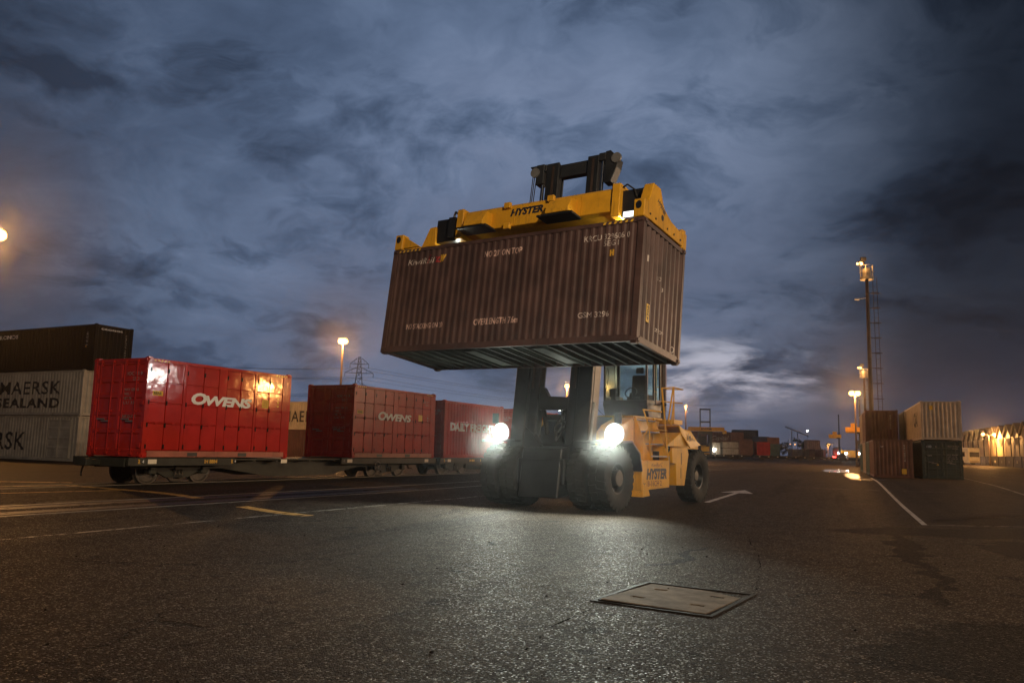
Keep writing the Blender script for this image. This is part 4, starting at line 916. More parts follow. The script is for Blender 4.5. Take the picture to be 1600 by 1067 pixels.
    for k, z in enumerate((1.42, 1.76, 2.10, 2.42)):
        m = MB(); x = 1.90 - k * .12; m.box((x - .2, 1.79, z - .03), (x, 3.03, z)); m.build('tread', MT['steel_dark'] if k % 2 else MT['galv'], sr)
    def rail(name, pts, r=.021):
        m = MB(); m.path(pts, r, 8)
        for p in pts[1:-1]: m.cbox(p, (r * 1.6, r * 1.6, r * 1.6))
        m.build(name, MT['yellow'], T)
    rail('handrail', [(1.93, 1.34, 1.25), (1.93, 1.38, 1.95), (1.90, 1.80, 2.18)]); rail('handrail', [(1.93, 1.80, 1.30), (1.90, 1.80, 2.18), (1.72, 1.80, 2.68), (1.72, 3.04, 2.68)])
    rail('handrail', [(1.90, 1.80, 2.14), (1.90, 3.04, 2.14)], .017); rail('handrail', [(1.92, 3.04, 1.30), (1.80, 3.04, 2.68), (1.75, 3.0, 3.36)], .024)
    rail('handrail', [(1.75, 3.0, 3.36), (1.72, 3.95, 3.46), (1.72, 4.66, 3.44)], .02); rail('handrail', [(1.75, 3.0, 2.98), (1.72, 4.62, 3.02)], .018)
    rail('handrail', [(1.72, 3.95, 3.46), (1.72, 3.95, 2.5)], .022); rail('handrail', [(1.72, 4.64, 3.44), (1.25, 4.6, 3.46), (1.2, 3.95, 3.48)], .018)
    rail('handrail', [(1.74, 3.85, 3.44), (1.86, 3.20, 2.40)], .026); rail('handrail', [(1.74, 3.9, 3.0), (1.86, 3.40, 2.30)], .024)
    # exhaust
    m = MB(); m.tube((1.30, 4.15, 2.4), (1.30, 4.15, 4.3), .075, 12); ex = m.build('exhaust_stack', MT['rustpole'], T, smooth_ang=40)
    m = MB(); m.box((1.06, 3.98, 2.52), (1.13, 4.05, 4.3)); m.build('cab_post', MT['black'], T)
    m = MB()
    for k in range(26): m.cbox((1.385, 4.15, 2.75 + k * .06), (.02, .10, .028))
    m.build('heat_guard', MT['rust'], ex)
    # cab
    x0, x1, y0, y1, zb, zm, zt = -.10, 1.33, 2.90, 4.0 - .08, 2.53, 3.03, 4.35
    c = MB(); c.prism([(y0 + .12, zb), (y0 - .03, zm - .12), (y0, zm), (y1, zm), (y1, zb)], 0, x0, x1); c.prism([(y0 - .05, zt), (y0 - .05, zt + .1), (y1 + .05, zt + .1), (y1 + .05, zt)], 0, x0 - .04, x1 + .04)
    for x in (x0, x1 - .06):
        for y in (y0, y1 - .06): c.box((x, y, zm), (x + .06, y + .06, zt))
    c.box((x1 - .06, y0 + .50, zm), (x1, y0 + .55, zt)); cab = c.build('cab', MT['black'], T, bevel=.012)
    for nm, pts in (('front', [(x0 + .06, y0 + .01, zm), (x1 - .06, y0 + .01, zm), (x1 - .06, y0 + .01, zt), (x0 + .06, y0 + .01, zt)]), ('near', [(x1 - .012, y0 + .06, zm), (x1 - .012, y1 - .06, zm), (x1 - .10, y1 - .06, zt), (x1 - .10, y0 + .06, zt)]),
                    ('off', [(x0 + .012, y0 + .06, zm), (x0 + .012, y1 - .06, zm), (x0 + .012, y1 - .06, zt), (x0 + .012, y0 + .06, zt)]), ('rear', [(x0 + .06, y1 - .01, zm), (x1 - .06, y1 - .01, zm), (x1 - .06, y1 - .01, zt), (x0 + .06, y1 - .01, zt)])):
        m = MB(); m.add(pts, [(0, 1, 2, 3)]); m.build('window', MT['glass'], cab)
    m = MB(); m.box((.42, 3.40, zm - .3), (.92, 3.82, zm + .12)); m.prism([(3.70, zm + .1), (3.82, zm + .1), (3.90, zm + .80), (3.80, zm + .82)], 0, .42, .92); m.prism([(3.78, zm + .86), (3.87, zm + .86), (3.89, zm + 1.05), (3.80, zm + 1.05)], 0, .54, .80); m.build('driver_seat', MT['seat'], cab, bevel=.03)
    m = MB(); m.tube((.67, 3.10, zm - .2), (.67, 3.20, zm + .22), .04, 8)
    pts = [Vector((.67 + .19 * math.cos(k * .5236), 3.20 + .10 * math.sin(k * .5236), zm + .24 + .15 * math.sin(k * .5236))) for k in range(13)]; m.path(pts, .014, 5); m.build('steering_wheel', MT['black'], cab)
    m = MB(); m.box((.05, 3.1, zm - .2), (.22, 3.6, zm + .12)); m.tube((.14, 3.3, zm + .1), (.12, 3.26, zm + .42), .02, 6); m.box((1.0, 3.1, zm - .2), (1.16, 3.7, zm + .18)); m.box((.05, 3.0, zm + .1), (.3, 3.04, zm + .35)); m.build('console', MT['black'], cab, bevel=.01)
    m = MB(); m.path([(x0 - .02, y0 - .02, zt), (x0 - .14, y0 - .12, zm + .9), (x0 - .18, y0 - .16, zm + .1), (x0 - .14, y0 - .14, zb + .25), (x0, y0 + .05, zb + .05)], .012, 6); m.build('grab_bar', MT['black'], cab)
    m = MB(); m.path([(.25, y0 - .02, zt), (.30, y0 - .03, zm + .55), (.33, y0 - .03, zm + .06)], .009, 5); m.path([(x0 + .12, y0 - .02, zt - .1), (x0 + .2, y0 - .03, zm + .7), (x0 + .1, y0 - .03, zm + .3)], .008, 5); m.build('wiper', MT['black'], cab)
    m = MB(); m.tube((x1 + .06, y1 - .1, zm - .05), (x1 + .1, y1 + .05, zm - .1), .05, 8); m.tube((x1 + .02, y1 - .05, zb + .1), (x1 + .1, y1, zm - .3), .02, 6); m.build('side_mirror', MT['black'], cab)
    m = MB(); m.box((x1 + .002, y0 + .58, zm - .10), (x1 + .02, y1 - .1, zm + .02)); m.build('door_sill', MT['maroon'], cab)
    # ---------------- mast (tilted with the load); coordinates u across, v back, w up from the load's near lower corner
    ms = MB(TILT_B)
    for s, a, b in ((-1, -4.89, -4.47), (1, -2.90, -2.47)):
        lo, hi = (a, b); ms.box((lo, 2.66, -3.25), (lo + .42, 2.76, 3.0)); ms.box((lo, 3.04, -3.25), (lo + .42, 3.12, 3.0)); ms.box((lo if s < 0 else hi - .07, 2.76, -3.25), (lo + .07 if s < 0 else hi, 3.04, 3.0))
    mast = ms.build('mast', MT['steel_dark'], T, bevel=.012)
    m = MB(TILT_B)
    for a, b in ((-4.44, -4.17), (-3.20, -2.93)): m.box((a, 2.74, -2.95), (b, 2.80, 6.18)); m.box((a, 3.02, -2.95), (b, 3.08, 6.18)); m.box((a + .11, 2.80, -2.95), (b - .11, 3.02, 6.18))
    m.build('inner_mast', MT['steel_dark'], mast, bevel=.01)
    m = MB(TILT_B)
    for a, b in ((-4.58, -4.16), (-3.21, -2.86)): m.box((a, 2.72, 3.0), (b, 2.79, 6.2)); m.box((a + .04, 2.79, 3.0), (b - .04, 3.0, 6.2))
    m.build('upper_mast', MT['steel_dark'], mast, bevel=.01)
    m = MB(TILT_B); m.box((-4.14, 2.80, 5.74), (-3.22, 3.02, 6.14)); m.box((-4.93, 2.7, 5.60), (-4.66, 3.0, 6.22)); m.box((-4.66, 2.71, 5.98), (-4.585, 2.98, 6.20)); m.box((-2.855, 2.71, 6.0), (-2.645, 2.98, 6.23)); m.prism([(-2.64, 6.25), (-2.49, 6.26), (-2.22, 5.96), (-2.26, 5.72), (-2.42, 5.30), (-2.64, 5.30)], 1, 2.7, 3.0); m.box((-5.16, 2.72, 6.17), (-4.94, 2.98, 6.215)); m.build('crosshead', MT['steel_dark'], mast, bevel=.012)
    for u in (-4.95, -2.28):
        m = MB(TILT_B); m.tube((u - .0, 2.66, 5.98), (u, 2.72, 5.98), .15, 16); m.build('chain_sheave', MT['galv'], mast, smooth_ang=40)
    m = MB(TILT_B); m.prism([(-4.47, -3.15), (-4.47, -1.55), (-4.18, -1.75), (-3.98, -2.0), (-3.86, -2.08), (-3.3, -2.08), (-3.0, -1.95), (-2.90, -1.8), (-2.90, -3.15)], 1, 2.70, 2.98); m.build('lower_crossmember', MT['steel_dark'], mast, bevel=.012)
    m = MB(TILT_B); m.prism([(-4.17, -.42), (-4.06, -.44), (-3.88, -.70), (-3.3, -.72), (-3.20, -.64), (-3.20, -1.06), (-4.17, -1.06)], 1, 2.82, 3.0); m.build('crossbar', MT['steel_dark'], mast, bevel=.01)
    m = MB(TILT_B); m.box((-4.1, 3.15, -1.30), (-3.25, 3.35, -1.14)); m.tube((-4.0, 3.2, -1.2), (-3.3, 3.3, -1.25), .07, 8); m.build('hose_guide', MT['steel_dark'], mast)
    for u in (-4.72, -2.75):
        m = MB(TILT_B); m.tube((u, 2.86, -2.9), (u, 2.86, 3.2), .10, 14); cy = m.build('lift_cylinder', MT['steel_dark'], mast, smooth_ang=40)
        m = MB(TILT_B); m.tube((u, 2.80, 3.2), (u, 2.80, 6.0), .055, 14); m.build('piston_rod', MT['chrome'], cy, smooth_ang=40)
    for u in (-4.34, -3.02):
        m = MB(TILT_B); m.box((u - .035, 2.70, -.5), (u + .035, 2.725, 6.1)); m.build('lift_chain', MT['rustpole'], mast)
    for k, u in enumerate((-5.12, -5.06, -4.99)):
        m = MB(TILT_B); m.path([(u, 2.85, 6.18), (u - .03 - .01 * k, 2.85, 5.0), (u + .02, 2.86, 3.8), (u + .1, 2.88, 2.0)], .014, 6); m.build('hydraulic_hose', MT['rubber'], mast)
    for k in range(7):
        a = k * .06; m = MB(TILT_B); cx = -3.55 + .03 * k
        m.path([(cx + .25 * math.sin(q * .42 + k) * (1 - abs(q - 5) / 6) + .02 * k, 2.95 + .03 * math.cos(k * 2 + q), -1.0 - q * .105) for q in range(11)], .021, 6); m.build('hydraulic_hose', MT['rubber'], mast)
    for u in (-4.05, -3.3): m = MB(TILT_B); m.tube((u, 3.5, -2.3), (u, 2.9, -1.0), .07, 10); m.build('tilt_cylinder', MT['steel_dark'], mast, smooth_ang=40)
    m = MB(TILT_B); m.tube((-2.40, 2.62, -2.35), (-2.36, 2.62, -.9), .05, 10); m.build('grease_rod', MT['galv'], mast, smooth_ang=40)
    for pts in (((-4.35, -2.65), (-4.35, -2.2), (-3.95, -2.2), (-3.95, -2.65)), ): m = MB(TILT_B); m.path([(p[0], 2.66, p[1] - .25) for p in pts], .035, 6); m.build('tow_loop', MT['galv'], mast)
    m = MB(TILT_B); m.box((-3.12, 2.62, -3.0), (-3.02, 2.69, -2.35)); m.build('stop_plate', MT['galv'], mast, bevel=.01)
    m = MB(TILT_B); m.box((-4.86, 2.47, .9), (-2.50, 2.64, 3.6)); m.box((-4.6, 1.42, 3.36), (-2.75, 2.5, 3.78)); m.build('carriage', MT['steel_dark'], mast, bevel=.015)
    # ---------------- spreader
    m = MB(TILT_B); m.prism([(.55, 3.40), (.55, 3.95), (.62, 4.02), (1.38, 4.02), (1.45, 3.95), (1.45, 3.36), (.70, 3.36)], 0, -5.86, -.96); sp = m.build('spreader', MT['yellow'], T, bevel=.012)
    for a, b in ((-5.90, -5.68), (-1.15, -.93)):
        m = MB(TILT_B); m.box((a, .50, 3.24), (b, 1.50, 4.09)); m.build('beam_collar', MT['yellow'], sp, bevel=.015)
    for u, wd in ((-5.35, .62), (-2.80, .66)):
        m = MB(TILT_B); m.prism([(.56, 3.41), (.14, 3.41), (.14, 3.50), (.30, 3.80), (.56, 3.84)], 0, u, u + wd); pk = m.build('fork_pocket', MT['yellow'], sp, bevel=.01)
        m = MB(TILT_B); m.box((u - .25, .16, 3.355), (u + wd + .1, .68, 3.405)); m.build('pocket_floor', MT['black'], pk)
    for u, z in ((-4.32, 4.0), (-2.98, 4.0), (-4.28, 3.42)):
        m = MB(TILT_B); m.box((u, .46, z - .11), (u + .2, .56, z + .05)); m.build('lug', MT['yellow'], sp, bevel=.012)
    letter('HYSTER', (-4.14, 3.66, -3.12, 3.87), lambda u, w, d: TILT_B @ Vector((u, .547, w)), T_NAVY, sp, bold=.055, shear=.25)
    for a, b in ((-.94, -.22), (-6.72, -5.88)):
        m = MB(TILT_B); m.box((a, .66, 3.27), (b, 1.34, 3.94)); m.build('telescopic_arm', MT['black'], sp, bevel=.01)
    endp = [(.02, 2.955), (.02, 3.32), (.20, 3.36), (.42, 3.90), (.81, 3.91), (1.00, 3.60), (1.10, 3.50), (1.30, 3.42), (1.52, 3.35), (2.05, 3.30), (2.24, 3.42), (2.43, 3.44), (2.43, 2.965)]
    m = MB(TILT_B); m.prism(endp, 0, -.26, -.015); er = m.build('end_beam', MT['yellow'], sp, bevel=.012)
    m = MB(TILT_B); m.prism([(1.0 + .0 + .075 * math.cos(k * .5236), 3.24 + .075 * math.sin(k * .5236)) for k in range(12)], 0, -.02, -.012); m.build('hole_disc', MT['black'], er)  # black disc in place of a hole, its shade put in as colour
    d = Vector((0, .80, -.34)).normalized(); up = Vector((0, .34, .80)).normalized()
    letter('HYSTER', (0, 0, .50, .12), lambda y, z, dd: TILT_B @ (Vector((-.012, .66, 3.52)) + d * y + up * z), T_NAVY, er, bold=.05, shear=.2)
    low = [(.02, 2.955), (.02, 3.30), (.25, 3.18), (2.25, 3.18), (2.43, 3.36), (2.43, 2.965)]
    m = MB(TILT_B); m.prism(low, 0, -7.58, -7.34); el = m.build('end_beam', MT['yellow'], sp, bevel=.012)
    m = MB(TILT_B); m.prism([(-7.50, 2.955), (-7.50, 3.38), (-7.40, 3.36), (-6.70, 2.955)], 1, .03, .10); m.prism([(-7.14, 3.0), (-7.14, 3.22), (-6.92, 3.72), (-6.70, 3.74), (-6.66, 3.2), (-6.66, 3.0)], 1, .60, 1.40); m.box((-7.40, .60, 2.97), (-6.6, 1.4, 3.2)); m.build('end_gusset', MT['yellow'], el, bevel=.012)
    for u in (-7.6, -.30):
        for v in (-.03, 2.22):
            m = MB(TILT_B); m.box((u + .02, v, 2.915), (u + .30, v + .26, 3.35)); hz = m.build('twistlock_housing', MT['yellow'], el if u < -1 else er, bevel=.02)
            m = MB(TILT_B); m.prism([(u + .09 + .075 * math.cos(k * .5236) + .06, 3.20 + .10 * math.sin(k * .5236)) for k in range(12)], 1, v - .006, v - .001); m.build('eye_disc', MT['black'], hz)  # dark of the open eye painted as a black disc
    m = MB(TILT_B); m.path([(-5.9, .6, 3.96), (-6.0, .55, 4.06), (-6.08, .6, 3.98), (-6.1, .62, 3.7)], .03, 6); m.box((-6.22, .55, 3.35), (-6.0, .66, 3.92)); m.build('hose_box', MT['black'], sp)
    for k, u in enumerate((-4.62, -4.50, -2.92, -2.80)):
        m = MB(TILT_B); m.path([(u, 2.45, 3.9), (u, 2.0, 4.22), (u + .05, 1.5, 4.20), (u + .1 * (1 if k % 2 else -1), 1.2, 4.05), (u + .5 * (-1 if k < 2 else 1), 1.0, 4.035), (u + 1.2 * (-1 if k < 2 else 1), .9, 4.035)], .022, 6); m.build('hydraulic_hose', MT['rubber'], sp)
    m = MB(TILT_B); m.path([(-.95, .62, 4.0), (-.80, .60, 4.06), (-.6, .62, 3.9), (-.5, .64, 3.6), (-.55, .63, 3.35)], .02, 6); m.build('hydraulic_hose', MT['rubber'], sp)
    m = MB(TILT_B); m.path([(-1.16, .53, 4.05), (-1.17, .535, 3.6), (-1.1, .52, 3.28)], .012, 5); m.build('cable', MT['black'], sp)
    for u in (-5.55, -4.0, -2.0): m = MB(TILT_B); m.box((u, .541, 3.41), (u + .012, .549, 3.94)); m.build('weld_seam', MT['yellow'], sp)
    for v in (.30, .62, 1.3, 1.7, 2.1): m = MB(TILT_B); m.tube((-.02, v, 3.08), (.005, v, 3.08), .026, 6); m.build('bolt', MT['steel_dark'], er)
    # lamps under the spreader
    m = MB(TILT_B); m.box((-.78, .42, 3.12), (-.36, .60, 3.28)); wl = m.build('work_light', MT['white'], sp, bevel=.02)
    m = MB(TILT_B); m.box((-.76, .412, 3.13), (-.38, .418, 3.27)); m.build('lens', glow('spreader_light_glass', (.95, 1, .95), 2.2), wl)
    m = MB(TILT_B); m.box((-.80, .66, 3.14), (-.79, 1.2, 3.24)); m.build('lens', glow('spreader_light_side', (.95, 1, .88), 6), wl)
    lamp('spreader_light', TILT_B @ Vector((-.86, .9, 3.16)), 38, (.95, 1, .85), .05, parent=T)
    lamp('spreader_light', TILT_B @ Vector((-6.1, .9, 3.12)), 10, (.95, 1, .85), .05, parent=T)
    # work light beside the cab washing the mast and load floor from below
    wl2 = work_lamp(T, B, (-1.15, 2.2, 2.75), (-.1, -1, .25), .09, G_WORK); lamp('cab_work_light', (-1.15, 2.08, 2.78), 30, HALO, .06, spot=rad(130), aim=(.1, -1, .35), blend=.5, parent=T)
    return T
TRUCK = truck()

# ------------------------------------------------------------------ second lift truck in the distance (empty spreader)
def far_truck(label, loc, rz, first=None, lit=True):
    if first:
        o = link_copy(first, None); o.matrix_world = frame(loc, rz); o['label'] = label; return o
    t = thing('container_lift_truck', label, 'lift truck', frame(loc, rz), 'lift trucks far down the yard')
    m = MB()
    for x in (-1.25, 1.0): m.box((x, -.9, .3), (x + .25, -.55, 5.5)); m.box((x + (.22 if x < 0 else -.2), -.8, .8), (x + (.42 if x < 0 else 0), -.6, 9.2))
    for z in (1.0, 5.2, 6.6, 8.95): m.box((-1.0, -.82, z), (1.0, -.6, z + .28))
    m.build('mast', MT['steel_dark'], t)
    m = MB(); m.box((-3.3, -1.9, 5.0), (3.3, -1.1, 5.75)); m.box((-3.55, -2.6, 4.6), (-3.2, -.3, 5.2)); m.box((3.2, -2.6, 4.6), (3.55, -.3, 5.2)); sp = m.build('spreader', MT['yellow'], t, bevel=.02)
    letter('HYSTER', (-1, 5.25, 1, 5.58), lambda x, z, d: Vector((x, -1.91, z)), T_NAVY, sp, bold=.05, shear=.2)
    m = MB(); m.box((-1.1, -1.2, 4.4), (1.1, -.9, 5.0)); m.build('carriage', MT['steel_dark'], t)
    m = MB(); m.box((-1.2, -.4, .8), (1.2, 6.5, 2.2)); m.box((-1.2, 4.8, 1.0), (1.2, 6.8, 2.5)); m.build('body', MT['yellow'], t, bevel=.05)
    m = MB(); m.box((-.8, 2.4, 2.5), (.8, 3.8, 4.2)); m.build('cab', MT['black'], t, bevel=.05)
    for x, y in ((-1.9, 0), (1.4, 0), (-1.7, 5.6), (1.2, 5.6)):
        m = MB(); m.lathe([(0, .001), (0, .78), (.06, .84), (.48, .84), (.54, .78), (.54, .001)], (x, y, .84), (1, 0, 0), 20); m.build('wheel', MT['rubber'], t, smooth_ang=40)
    for x in (-1.6, 1.6):
        m = MB(); m.tube((x, -1.0, 1.6), (x, -.9, 1.6), .16, 12); m.build('headlight', glow('distant_headlight', (.95, 1, .95), 90) if x > 0 else MT['black'], t)
    return t
ft = far_truck('distant yellow lift truck with raised empty spreader and one bright headlight', (36.6, 150, gz(36.6, 150)), rad(-3))
lamp('distant_headlight', (38.2, 146.2, gz(37, 150) + 1.65), 70, HALO, .16)
far_truck('lift truck seen edge on behind the right container row with lit spreader end', (50.2, 112.5, gz(46, 112)), rad(-113.5), ft)
o = far_truck('dark lift truck mast far down the road beside the white light', (66.8, 160, gz(66, 158)), rad(-112.5), ft)

# ------------------------------------------------------------------ yard lights
G_SOD = glow('sodium_lamp', (1.0, .46, .11), 6); G_SOD2 = glow('sodium_lamp_near', (1.0, .48, .13), 9); G_MH = glow('white_lamp', (1, .97, .92), 60)
def lamp_post(label, x, y, h, power, heads=((.0, 0),), r=.11, bulb=.28, mat=None, gmat=None, col=SOD, aim=None, group=None, zoff=0., arm_r=.05):
    z0 = gz(x, y); t = thing('lamp_post', label, 'lamp post', frame((x, y, z0), 0), group)
    m = MB(); m.tube((0, 0, 0), (0, 0, h - .2), r * 1.25, 10, r * .75); m.tube((0, 0, 0), (0, 0, .25), r * 2, 10); m.build('pole', mat or MT['rustpole'], t, smooth_ang=40)
    for dx, dy in heads:
        m = MB(); 
        if abs(dx) + abs(dy) > .3: m.tube((0, 0, h - .25), (dx, dy, h), arm_r, 8)
        else: m.tube((0, 0, h - .3), (dx, dy, h), arm_r, 8)
        m.cbox((dx, dy, h + bulb * .78), (bulb * 1.5, bulb * 1.3, .12)); f = m.build('lamp_head', MT['black'], t, bevel=.02)
        g = MB(); g.lathe([(-bulb * .95, .001), (-bulb * .75, bulb * .6), (-bulb * .3, bulb * .96), (bulb * .2, bulb * .96), (bulb * .7, bulb * .62), (bulb * .75, .001)], (dx, dy, h - .02), (0, 0, 1), 16); g.build('bulb', gmat or G_SOD, f, smooth_ang=60)
        if power: lamp('yard_light', (x + dx, y + dy - bulb * 1.6, z0 + h - bulb * .5), power / len(heads), col, .2)
    return t
lamp_post('tall sodium lamp at the far left edge above the container stack', -37.6, 56.5, 15.9, 16000, bulb=.48, gmat=G_SOD2, heads=((0, 0),))
lamp_post('sodium lamp post left of the pylon behind the red containers', -16.1, 75, 11.1, 8500, heads=((-.2, 0), (.2, 0)), bulb=.28, gmat=G_SOD2)
lamp_post('sodium lamp post seen through the gap in the truck mast', 6.0, 85, 8.1, 5000, bulb=.25, heads=((0, 0),))
lamp_post('short sodium lamp seen between the handrails of the truck', 24.7, 112, 7.6, 3000, bulb=.2)
lamp_post('twin head sodium lamp post beside the tall floodlight tower', 43.4, 100, 9.2, 9000, heads=((-.38, 0), (.38, 0)), bulb=.34, gmat=G_SOD2)
lamp_post('twin head lamp post in front of the gabled warehouse', 82.6, 137.5, 5.4, 15000, heads=((-1.0, 0), (.9, 0)), bulb=.28, gmat=G_SOD2)
lamp_post('warehouse wall lamp post behind the white bus at its far end', 93.2, 160.0, 4.6, 9000, bulb=.25)
lamp_post('distant sodium lamp post above the tanker', 98.0, 246, 4.4, 5000, bulb=.42, gmat=G_SOD2)
lamp_post('tall distant pole with a single white light', 97.0, 260, 9.0, 0, r=.05, bulb=.22, gmat=G_MH, col=MH)
lamp_post('distant white lamp beside the dark mast', 110.5, 240, 5.4, 900, bulb=.3, gmat=glow('mauve_lamp', (.75, .7, 1), 40), col=(.8, .75, 1))
lamp_post('low white light at the foot of the dark mast', 64.8, 154, 1.6, 500, bulb=.2, gmat=G_MH, col=MH)
for k, (x, y, h) in enumerate(((92, 262, 4.6), (95, 266, 4.6), (101.5, 262, 4.6), (105, 262, 4.8), (126, 262, 4.8), (20, 230, 3.4))):
    lamp_post('tiny far sodium lamp in the string of lights on the horizon', x, y, h, 0, r=.05, bulb=.16, group='tiny lights along the horizon')
# lamps of the same yard standing out of frame, and added fill, which light the near side of everything
lamp_post('sodium yard lamp standing to the right of the picture', 44, 45.8, 7.0, 8500, bulb=.34, gmat=G_SOD2, heads=((0, 0),))
lamp_post('second sodium yard lamp standing farther off to the right of the picture', 62, 60, 10.0, 20000, bulb=.3, gmat=G_SOD2, col=(1, .74, .48), heads=((0, 0),))  # added to brighten the train side that the truck shades
lamp_post('white yard lamp standing to the right of the picture', 39, 34.0, 7.3, 1500, bulb=.55, gmat=glow('white_yard_lamp', (1, .93, .84), 130), col=MH, heads=((0, 0),))
lamp_post('warm white yard lamp standing behind the camera', 6, -14, 16.0, 6800, bulb=.45, gmat=G_MH, col=(1, .66, .36), heads=((0, 0),))

t = lamp_post('yard floodlight mast standing behind the camera and aimed at the lift truck', 9, -7, 13.0, 0, bulb=.4, gmat=G_MH, heads=((0, 0),))
lamp('front_fill_spot', (9 - .15, -7 + .6, 13.0 + gz(9, -7)), 18500, (1, .78, .52), .25, spot=rad(70), aim=(-8.2, 26, -5.6), blend=1.)  # spot added as front fill, cone shaped to spare the foreground
def tower(label, x, y, h, full=True, power=0):
    z0 = gz(x, y); t = thing('floodlight_tower', label, 'light tower', frame((x, y, z0), 0), 'floodlight towers')
    m = MB(); m.tube((0, 0, 0), (0, 0, h - 1), .24, 12, .15); m.build('pole', MT['rustpole'], t, smooth_ang=40)
    m = MB(); m.tube((0, 0, h - 1.2), (0, 0, h - .95), .62, 14); m.tube((0, 0, h - .9), (0, 0, h - .15), .42, 12)
    pf = m.build('platform', MT['galv'], t, smooth_ang=30)
    m = MB()
    for zz in (h - .45, h + .15):
        pts = [Vector((.62 * math.cos(k * .5236), .62 * math.sin(k * .5236), zz)) for k in range(13)]; m.path(pts, .025, 5)
    for k in range(0, 12, 2): m.tube((.62 * math.cos(k * .5236), .62 * math.sin(k * .5236), h - 1), (.62 * math.cos(k * .5236), .62 * math.sin(k * .5236), h + .15), .025, 5)
    m.build('guard_rail', MT['galv'], pf)
    m = MB()
    for dx in (.55, .95): m.tube((dx + .15, 0, .5), (dx, 0, h - 1), .03, 5)
    n = int(h / .5)
    for k in range(n): m.tube((.55 + .15 * (1 - k / n), 0, .6 + k * .5), (.95 + .15 * (1 - k / n), 0, .6 + k * .5), .015, 4)
    lad = m.build('ladder', MT['rustpole'], t)
    k = 0; z = 2.5
    while z < h - 1.5:
        m = MB(); m.tube((.1, 0, z), (1.25, 0, z), .035, 5)
        m.path([Vector((.78 + .42 * math.cos(q * .6), .42 * math.sin(q * .6), z + .0)) for q in range(-2, 9)], .018, 4); m.build('ladder_hoop', MT['rustpole'], lad); z += 1.45
    for dx, dz, on in ((-.62, .35, 1), (-.35, .75, 0)):
        m = MB(); m.tube((0, 0, h - .3), (dx, -.2, h + dz - .1), .05, 6); m.cbox((dx - .05, -.25, h + dz), (.5, .35, .38)); f = m.build('floodlight', MT['black'], pf, bevel=.03)
        if on: g = MB(); g.tube((dx - .08, -.43, h + dz - .07), (dx - .1, -.46, h + dz - .09), .17, 12); g.tube((dx - .31, -.28, h + dz - .07), (dx - .33, -.29, h + dz - .09), .15, 12); g.build('lens', G_SOD2, f)
    if full:
        m = MB(); m.tube((-.1, 0, h - 3.0), (-.95, -.1, h - 3.15), .035, 6); m.cbox((-1.05, -.1, h - 3.15), (.42, .2, .12)); m.build('side_lamp', MT['white'], t)
    if power: lamp('tower_light', (x - .8, y - .9, z0 + h + .2), power, SOD, .2)
    return t
tower('tallest floodlight tower with caged ladder and platform behind the right containers', 34.1, 75, 19.5, True, 250)
tower('shorter floodlight tower with a glowing head behind the tall one', 53.6, 120, 14.2, False, 900)

# ------------------------------------------------------------------ pylon and its wires
def pylon():
    x, y = -50.0, 260.; z0 = gz(x, y); H = 29.5
    t = thing('electricity_pylon', 'lattice steel electricity pylon rising behind the second red container', 'pylon', frame((x, y, z0), .15))
    m = MB(); wd = lambda z: 3.2 * (1 - z / H) ** 1.15 + .35
    lv = [0, 5, 9.5, 13.5, 17, 20, 22.5, 24.6, 26.4, 28, H]
    for a, b in zip(lv[:-1], lv[1:]):
        for sx, sy in ((1, 1), (1, -1), (-1, -1), (-1, 1)):
            p = Vector((sx * wd(a) / 1, sy * wd(a), a)); q = Vector((sx * wd(b), sy * wd(b), b)); m.tube(p, q, .13, 4)
            r = Vector((-sy * wd(b), sx * wd(b), b)); m.tube(p, r, .08, 4); m.tube(q, r, .07, 4)
    m.build('lattice_body', MT['steel_dark'], t)
    for z, w in ((24.2, 4.6), (19.0, 5.0), (27.2, 3.0)):
        m = MB()
        for s in (-1, 1):
            for sy in (-.5, .5): m.tube((0, sy, z), (s * w, 0, z + .1), .10, 4); m.tube((s * .8, sy, z + 1.9), (s * w, 0, z + .1), .09, 4)
            m.tube((s * w * .5, 0, z), (s * w * .5, 0, z + 1.0), .06, 4); m.tube((s * w, 0, z), (s * w, 0, z - 1.3), .09, 5)
        m.build('cross_arm', MT['steel_dark'], t)
    k = 0
    for z, w in ((24.2, 4.6), (19.0, 5.0), (27.2, 3.0)):
        for s in (-1, 1):
            for (ex, ey, ez) in ((-150, 190, z + 3), (120, 420, z + 1)):
                p = Vector((x + s * w, y, z0 + z - 1.2)); q = Vector((ex + s * 3, ey + s * 3, ez - 1)); n = 18; pts = []
                for i in range(n + 1):
                    f = i / n; a = p.lerp(q, f); a.z -= 4 * 4.5 * f * (1 - f); pts.append(a)
                m = MB(); m.path(pts, .045, 4); o = m.build('power_line', MT['black'])
                tag(o, 'thin black power line running %s from the %s arm of the pylon, its %s wire' % ('left' if ex < 0 else 'right', {24.2: 'middle', 19.0: 'lowest', 27.2: 'top'}[z], 'left' if s < 0 else 'right'), 'power line', 'power lines strung from the pylon')
pylon()

